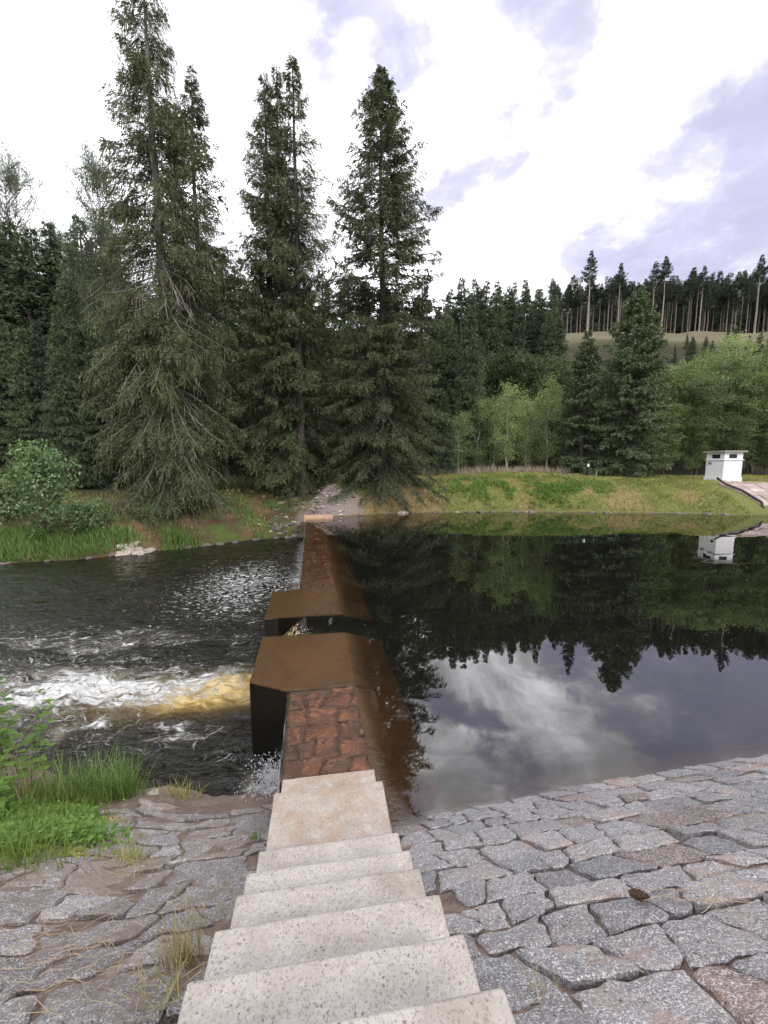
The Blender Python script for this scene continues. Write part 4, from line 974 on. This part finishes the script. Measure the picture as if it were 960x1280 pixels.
# corner towards the camera; walls run off left-back and right-back
LW, RW, HH = 1.75, 1.62, 2.28
vdir = np.array([hc[0], hc[1]]) / np.hypot(hc[0], hc[1])
def rot2(v, a): return np.array([v[0] * cos(a) - v[1] * sin(a), v[0] * sin(a) + v[1] * cos(a)])
dl_ = rot2(vdir, R(42)); dr_ = rot2(dl_, R(-90))
def hp(a, b, z): q = dl_ * a + dr_ * b; return (q[0], q[1], z)
def hbox(a0, a1, b0, b1, z0, z1, mat, name, parent, bev=.012):
    V = [hp(a, b, z) for z in (z0, z1) for a, b in ((a0, b0), (a1, b0), (a1, b1), (a0, b1))]
    bm = bmesh.new(); vs = [bm.verts.new(v) for v in V]
    for f in [(0, 3, 2, 1), (4, 5, 6, 7), (0, 1, 5, 4), (1, 2, 6, 5), (2, 3, 7, 6), (3, 0, 4, 7)]: bm.faces.new([vs[i] for i in f])
    if bev: bmesh.ops.bevel(bm, geom=list(bm.edges), offset=bev, segments=1, affect='EDGES')
    return link(name, bm_mesh(name, bm, mat), parent)
LW, RW = 1.74, 1.56
hbox(0, LW, 0, RW, -.25, .34, m_white, 'plinth', hut)
hbox(.05, LW - .05, .05, RW - .05, .34, HH - .62, m_white, 'wall', hut)
# upper storey with slot openings: four piers and a head band around a dark inside
zb, zt = HH - .62, HH - .20
hbox(.12, LW - .12, .12, RW - .12, zb - .02, zt + .02, m_black, 'dark_inside', hut, 0)
for (a0, a1, b0, b1) in [(.05, .42, .05, .42), (LW - .52, LW - .05, .05, .42), (.05, .42, RW - .50, RW - .05), (LW - .52, LW - .05, RW - .5, RW - .05)]:
    hbox(a0, a1, b0, b1, zb, zt, m_white, 'pier', hut, .006)
for (a0, a1, b0, b1) in [(.42, LW - .52, .07, .115), (.07, .115, .42, RW - .5)]:
    hbox(a0, a1, b0, b1, zb, zb + .10, m_white, 'slot_sill', hut, .004)
hbox(.05, LW - .05, .05, RW - .05, zt, HH - .07, m_white, 'head_band', hut)
hbox(-.02, LW + .02, -.02, RW + .02, zb - .05, zb + .015, m_white, 'moulding', hut, .01)
hbox(-.14, LW + .14, -.14, RW + .14, HH - .075, HH + .06, m_roof, 'roof', hut)
hbox(LW * .66, LW * .84, .02, .05, 1.30, 1.48, m_metal, 'small_plate', hut, .004)
# paved ramp running down to the pool
m_ramp = rock_mat('reddish_paving', (.36, .28, .26), (.42, .34, .31), (.48, .42, .39), 7, wet=.85, bump=.4)
A = np.array(at(880, 602, YH - .2)); 
rp = [np.array(at(x, y, Y)) for x, y, Y in [(899, 606, 29.6), (1010, 606, 29.6), (1010, 644, 26.0), (952, 641, 26.6)]]
def quadpt(u, v, dz=0): q = (rp[0] * (1 - u) + rp[1] * u) * (1 - v) + (rp[3] * (1 - u) + rp[2] * u) * v; return Vector((q[0], q[1], max(float(ground(q[0], q[1])), q[2] - .4, -.1) + dz + .05))
ramp = empty('paved_ramp', 'reddish paved ramp running from the white hut down to the water', 'ramp', tuple(quadpt(.5, .5)))
ro = ramp.location
def rslab(u0, u1, v0, v1, top, name, mat, bot=-.35):
    V = [quadpt(u, v, z) - ro for z in (bot, top) for u, v in ((u0, v0), (u1, v0), (u1, v1), (u0, v1))]
    bm = bmesh.new(); vs = [bm.verts.new(v) for v in V]
    for f in [(0, 3, 2, 1), (4, 5, 6, 7), (0, 1, 5, 4), (1, 2, 6, 5), (2, 3, 7, 6), (3, 0, 4, 7)]: bm.faces.new([vs[i] for i in f])
    bmesh.ops.bevel(bm, geom=list(bm.edges), offset=.015, segments=1, affect='EDGES')
    return link(name, bm_mesh(name, bm, mat), ramp)
for i in range(5):
    for j in range(6):
        rslab(i * .2 + .006, i * .2 + .194, j / 6 + .006, (j + 1) / 6 - .006, .03 + random.uniform(-.015, .02), 'slab', m_ramp)
for j in range(9): rslab(.60, .84, j * .09 + .02, j * .09 + .055, .16, 'step', m_ramp, .0)
m_tar, t = material('black_pipe'); surf(t, t.n('ShaderNodeBsdfPrincipled', {'Base Color': (.015, .014, .014), 'Roughness': .5}))
pts = [Vector(at(896.5, 597.5, 29.3)), quadpt(.02, .1, .16), quadpt(.03, .5, .15), quadpt(.03, .95, .12), Vector(at(957, 644, 26.2)) + Vector((0, 0, -.15))]
lv, lq = tubes([np.array([tuple(q) for q in pts])], [np.full(5, .075)], 8)
tag(link('pipe', mesh_np('pipe', lv, lq, m_tar, smooth=True)), 'black pipe running from the hut down the ramp into the water', 'pipe')
pav = empty('hut_pavement', 'pinkish paved apron around the foot of the white hut', 'pavement', tuple(hc))
for i in range(4):
    for j in range(4):
        hbox(-.9 + i * .98, -.9 + i * .98 + .95, -.9 + j * .92, -.9 + j * .92 + .89, -.3, -.02 + random.uniform(-.012, .012), m_ramp, 'slab', pav)
# marker post on the meadow
p = onground(735, 585, 34.5); post = empty('marker_post', 'short black post with a white top on the meadow crest', 'post', tuple(p))
bm = bmesh.new(); add_box(bm, (0, 0, .42), (.13, .13, .9), .3, .01); link('shaft', bm_mesh('shaft', bm, m_tar), post)
bm = bmesh.new(); add_box(bm, (0, 0, 1.0), (.135, .135, .26), .3, .02); link('white_top', bm_mesh('white_top', bm, m_white), post)
p = onground(746, 583, 35); stk = empty('stake', 'small pale stake in the grass beside the marker post', 'stake', tuple(p))
bm = bmesh.new(); add_box(bm, (0, 0, .25), (.06, .06, .75), .2, .005); link('shaft', bm_mesh('shaft', bm, m_palerock), stk)

# ================================================================== near plants and small things
def tuft(name, p, nn, hh, spread, wd, mat, label, lean=.45, seed=1, curve=.6, seg=4, zf=None, group=None):
    """arching blades of several segments"""
    rg = np.random.default_rng(seed); V = []; Q = []; T = []
    for i in range(nn):
        r = rg.normal(size=2) * spread; x, y = p[0] + r[0], p[1] + r[1]; z = (float(ground(x, y)) + .05) if zf is None else zf
        az = rg.uniform(0, 6.28); L = hh * rg.uniform(.45, 1.1); l0 = lean * rg.uniform(.1, 1); cv = curve * rg.uniform(.3, 1.3)
        w0 = wd * rg.uniform(.6, 1.2); b0 = len(V); ti = rg.random()
        pos = np.array([x - p[0], y - p[1], z - p[2]]); ang = l0
        sx, sy = -sin(az), cos(az)
        for k in range(seg + 1):
            ww = w0 * (1 - (k / seg) ** 1.5) * .5
            V.append(pos + np.array([sx, sy, 0]) * ww); V.append(pos - np.array([sx, sy, 0]) * ww); T += [ti, ti]
            pos = pos + np.array([sin(ang) * cos(az), sin(ang) * sin(az), cos(ang)]) * L / seg; ang += cv / seg * 1.6
        for k in range(seg): Q.append((b0 + 2 * k, b0 + 2 * k + 1, b0 + 2 * k + 3, b0 + 2 * k + 2))
    ob = link(name, mesh_np(name, np.array(V), np.array(Q), mat, {'tint': T}), None, tuple(p)); return tag(ob, label, 'grass tuft', group)
def weed(name, p, hs, seed, mat, label, leaf=.09, nleaf=26, stem=.006, spread=.12, cat='weed', curve=.3):
    rg = np.random.default_rng(seed); root = empty(name, label, cat, tuple(p)); paths = []; rad = []; P = []; D = []; Ls = []
    for h_ in hs:
        az = rg.uniform(0, 6.28); u = np.linspace(0, 1, 7); ln = curve * rg.uniform(.2, 1) * h_
        pts = np.stack([rg.normal() * spread + ln * u ** 2 * cos(az), rg.normal() * spread + ln * u ** 2 * sin(az), h_ * u - .03], 1); paths.append(pts); rad.append(stem * (1 - .7 * u))
        for k in range(nleaf):
            f_ = .2 + .8 * (k + rg.random()) / nleaf; a2 = k * 2.4 + rg.normal() * .3
            q = np.array([np.interp(f_, u, pts[:, c]) for c in range(3)])
            for m_ in range(3):
                dd = np.array([cos(a2 + (m_ - 1) * .6), sin(a2 + (m_ - 1) * .6), rg.uniform(-.5, .3)]); P.append(q + np.array([cos(a2), sin(a2), .1]) * leaf * .5 * (m_ != 1)); D.append(dd); Ls.append(leaf * rg.uniform(.7, 1.3) * (1.15 - .5 * f_))
    P = np.array(P); D = np.array(D); Ls = np.array(Ls)
    V, Q = blades(P, D, Ls, Ls * .55, rg, .8, np.array([0, 0, 1.0]))
    link('leaves', mesh_np('leaves', V, Q, mat, {'tint': np.repeat(np.clip(rg.normal(.5, .25, len(P)), 0, 1), 4)}), root)
    lv, lq = tubes(paths, rad, 5); link('stem', mesh_np('stem', lv, lq, f_stem, smooth=True), root); return root
f_stem, t = material('green_stem'); surf(t, t.n('ShaderNodeBsdfPrincipled', {'Base Color': (.10, .14, .05), 'Roughness': .6}))
f_near = foliage('fresh_bank_grass', (.085, .135, .03), (.21, .28, .075), .05, .3)
f_weed = foliage('weed_leaves', (.07, .14, .025), (.18, .30, .07), .1, .35)
GP = lambda x, y: G(x, y, .6, 12)
# green mass at the left
tuft('grass_tuft', GP(150, 1002), 260, .72, .12, .014, f_lush, 'dense dark green grass tuft at the river edge, right one of the pair', .5, 1)
tuft('grass_tuft', GP(108, 1006), 280, .70, .16, .014, f_lush, 'dense dark green grass tuft at the river edge, left one of the pair', .55, 2)
tuft('grass_tuft', GP(60, 1010), 170, .62, .18, .012, f_near, 'loose green grass tuft near the left border by the river', .5, 3)
tuft('grass_tuft', GP(228, 1000), 110, .26, .11, .009, f_grass, 'yellowish low grass tuft on the muddy river edge', .8, 4)
tuft('grass_tuft', GP(165, 1085), 80, .20, .06, .008, f_grass, 'small yellow-green tuft growing between the left paving stones', .8, 5)
tuft('grass_tuft', GP(178, 1098), 60, .16, .08, .005, f_dry, 'withered brown grass beside the small yellow-green tuft', 1.2, 6)
tuft('grass_tuft', GP(322, 1058), 30, .14, .03, .010, f_lush, 'tiny green sprig against the side of the stairs', .8, 7)
tuft('grass_tuft', GP(300, 1150), 40, .13, .05, .007, f_grass, 'thin green grass in the joint left of the stairs', .9, 8)
tuft('grass_tuft', GP(232, 1215), 130, .34, .05, .004, f_dry, 'upright dry grass tuft growing against the left side of the stairs', .45, 9)
tuft('grass_tuft', GP(215, 1262), 90, .22, .06, .004, f_dry, 'dry flattened grass at the lower left foot of the stairs', 1.1, 10)
tuft('grass_tuft', GP(25, 1010), 60, 1.3, .22, .005, f_dry, 'tall dry grass stalks at the left border', .35, 11, curve=.5)
tuft('grass_tuft', GP(882, 948), 16, .42, .02, .004, f_dry, 'few thin grass stalks standing at the right edge of the pool', .12, 12, curve=.15)
tuft('grass_tuft', GP(672, 1268), 26, .12, .03, .004, f_dry, 'little dry grass at the right foot of the lowest step', 1.0, 13)
for i, (x, y, hs, lf, lb_) in enumerate([(14, 1003, (2.1, 1.7, 1.4, 1.9), .17, 'tall leafy weed at the left border reaching above the foam'), (44, 995, (1.5, 1.1), .12, 'thin leafy weed beside the tall one at the left border'), (8, 1030, (.8, .7, .65), .11, 'broad bushy weed at the left border')]):
    weed('weed', GP(x, y), hs, 50 + i, f_weed, lb_, lf, 16, .005)
weed('weed', GP(948, 940), (.22, .17, .2), 60, foliage('dark_weed_leaves', (.03, .035, .02), (.06, .06, .04), .1, .2), 'small dark weed at the right end of the near pool edge', .03, 9, .002, .05)
# low leafy ground cover
def cover(name, pix, n, hh, wd, mat, label, seed, sig=(.3, .2)):
    rg = np.random.default_rng(seed); XX = []; YY = []
    for (x, y) in pix:
        p = GP(x, y); XX.append(rg.normal(p[0], sig[0], n)); YY.append(rg.normal(p[1], sig[1], n))
    X = np.concatenate(XX); Y = np.concatenate(YY); N = len(X)
    P = np.stack([X, Y, ground(X, Y) + .04 + hh * rg.random(N)], 1); D = rg.normal(size=(N, 3)); D[:, 2] = np.abs(D[:, 2]) * .5
    V, Q = blades(P, D, wd * rg.uniform(.7, 1.4, N), wd * .6 * rg.uniform(.7, 1.3, N), rg, .7, np.array([0, 0, 1.0]))
    tag(link(name, mesh_np(name, V, Q, mat, {'tint': np.repeat(rg.random(N), 4)})), label, kind='stuff')
cover('ground_cover', [(20, 1040), (50, 1050), (80, 1050), (10, 1075), (40, 1030), (75, 1035), (100, 1060), (20, 1060)], 800, .16, .05, f_weed, 'low bright green leaves creeping over the left paving', 70, (.16, .10))
cover('ground_cover', [(100, 1030), (125, 1035), (60, 1025), (90, 1075)], 350, .05, .035, f_grass, 'thin creeping weeds over the left paving', 71, (.12, .07))
n = 2600; X = []; Y = []
for (x, y) in [(15, 1030), (45, 1045), (75, 1040), (25, 1070), (60, 1015), (95, 1015), (20, 1090)]:
    p = GP(x, y); X.append(rng.normal(p[0], .2, n // 7)); Y.append(rng.normal(p[1], .12, n // 7))
X = np.concatenate(X); Y = np.concatenate(Y)
grass('bank_grass', X, Y, rng.uniform(.10, .32, len(X)), .008, f_near, 'grass growing among the weeds at the left border', .45, 72, zoff=.03)
# dry stems and needles lying on the stones
def straw(pix, n, ln, label, seed, sig=.12):
    rg = np.random.default_rng(seed); paths = []; rad = []
    for i in range(n):
        x, y = pix[i % len(pix)]; p = GP(x, y) + np.array([rg.normal() * sig, rg.normal() * sig, 0]); az = rg.uniform(0, 6.28); L = ln * rg.uniform(.4, 1.2); u = np.linspace(-.5, .5, 6); cv = rg.normal() * .3
        xs = p[0] + L * (u * cos(az) - cv * u ** 2 * sin(az)); ys = p[1] + L * (u * sin(az) + cv * u ** 2 * cos(az)); zs = ground(xs, ys) + .075 + .05
        paths.append(np.stack([xs, ys, zs + .012 * np.sin(u * 6 + i)], 1)); rad.append(np.full(6, .0013))
    lv, lq = tubes(paths, rad, 4); return lv, lq
m_straw, t = material('dry_straw'); surf(t, t.n('ShaderNodeBsdfPrincipled', {'Base Color': (.40, .31, .20), 'Roughness': .8}))
for pix, nn, ln, lab, sd_, sg in [([(60, 1215), (110, 1230), (200, 1160), (90, 1180), (150, 1245)], 90, .20, 'dry straw scattered over the left paving stones', 80, .14), ([(880, 1165), (905, 1172), (870, 1158)], 7, .35, 'dry bent straws lying across the right paving stones', 81, .05), ([(770, 1228), (745, 1238)], 5, .22, 'pale curled straw in the joint near the stairs', 82, .04), ([(930, 1055), (940, 1045)], 4, .3, 'dry straw at the right border of the paving', 83, .05)]:
    lv, lq = straw(pix, nn, ln, lab, sd_, sg); tag(link('straw', mesh_np('straw', lv, lq, m_straw, smooth=True)), lab, kind='stuff')
# spruce cone lying on a stone
m_cone, t = material('brown_cone'); surf(t, t.n('ShaderNodeBsdfPrincipled', {'Base Color': (.085, .045, .022), 'Roughness': .7}))
p = GP(796, 1152); V = []; Q = []
for k in range(70):
    f_ = k / 70; az = k * 2.4; rr = .019 * sin(pi * (.12 + .86 * f_)) ** .7; z = (f_ - .5) * .075
    c = np.array([rr * cos(az), rr * sin(az), z]); d = np.array([cos(az) * .6, sin(az) * .6, .8]); s_ = np.array([-sin(az), cos(az), 0]); b0 = len(V)
    V += [c - d * .006 - s_ * .006, c - d * .006 + s_ * .006, c + d * .009 + s_ * .005, c + d * .009 - s_ * .005]; Q.append((b0, b0 + 1, b0 + 2, b0 + 3))
bm = bmesh.new(); bmesh.ops.create_uvsphere(bm, u_segments=10, v_segments=8, radius=1, matrix=Matrix.Diagonal((.0165, .0165, .036, 1))); core = bm_mesh('core', bm, m_cone, True)
cone = empty('spruce_cone', 'brown spruce cone lying on a grey paving stone', 'cone', (p[0], p[1], p[2] + .135)); cone.rotation_euler = (R(78), R(20), R(60))
link('scales', mesh_np('scales', np.array(V), np.array(Q), m_cone), cone); link('core', core, cone)

m_litter, t = material('brown_litter'); surf(t, t.n('ShaderNodeBsdfPrincipled', {'Base Color': t.mix(t.attr('tint').outputs['Fac'], (.035, .022, .014), (.20, .14, .085)), 'Roughness': .9}))
def litter(u0, u1, v0, v1, n, fn, seed, label):
    rg = np.random.default_rng(seed); U = rg.uniform(u0, u1, n * 3); Vv = rg.uniform(v0, v1, n * 3); k = fbm(U * 1.7, Vv * 1.7, seed) + .15 * rg.random(n * 3) > .56
    U, Vv = U[k][:n], Vv[k][:n]; N = len(U)
    P = U[:, None] * np.append(ET, 0) + Vv[:, None] * np.append(ES, 0); P[:, 2] = np.minimum(fn(Vv, U), 2.08) + rg.uniform(.004, .022, N)
    D = rg.normal(size=(N, 3)); D[:, 2] = D[:, 2] * .2 - .3 * D[:, 1]
    V, Q = blades(P, D, rg.uniform(.008, .035, N), rg.uniform(.003, .008, N), rg, .6, np.array([0, .3, 1.0]))
    tag(link('litter', mesh_np('litter', V, Q, m_litter, {'tint': np.repeat(rg.random(N), 4)})), label, kind='stuff')
litter(.52, 6.5, .6, 3.3, 4200, bank_r, 90, 'needles and bits of bark lying over the right paving')
litter(-4.5, -.52, .6, 4.6, 5200, bank_l, 91, 'needles and dead leaves lying over the left paving')

# dirt gathered in the inner corners of the steps
VV = []; rgl = np.random.default_rng(95)
for i in range(2, len(SN) - 1):
    s0, z = SN[i - 1][0], SN[i][1]; N = 150
    U = rgl.uniform(-.49, .49, N); k = np.abs(rgl.normal(size=N)) * .035 + .004
    P = U[:, None] * np.append(ET, 0) + (s0 + k)[:, None] * np.append(ES, 0); P[:, 2] = z + .003
    D = rgl.normal(size=(N, 3)); D[:, 2] *= .1
    VV.append(blades(P, D, rgl.uniform(.005, .022, N), rgl.uniform(.002, .006, N), rgl, .7, np.array([0, 0, 1.0])))
V, Q = merge(VV); tag(link('litter', mesh_np('litter', V, Q, m_litter, {'tint': np.repeat(rgl.random(len(Q)), 4)})), 'crumbs of dirt in the inner corners of the steps', kind='stuff')
# rough grass on the near bank beyond the left paving
n = 9000; X = rng.uniform(-11, -4.2, n); Y = rng.uniform(.5, 8, n); gs, gt = to_st(X, Y); k = (gt < -4.9) & (ground(X, Y) > ZD + .05); X, Y = X[k], Y[k]
grass('bank_grass', X, Y, rng.uniform(.12, .38, len(X)), .012, f_near, 'rough grass on the near bank beyond the left paving', .5, 96, zoff=.06)
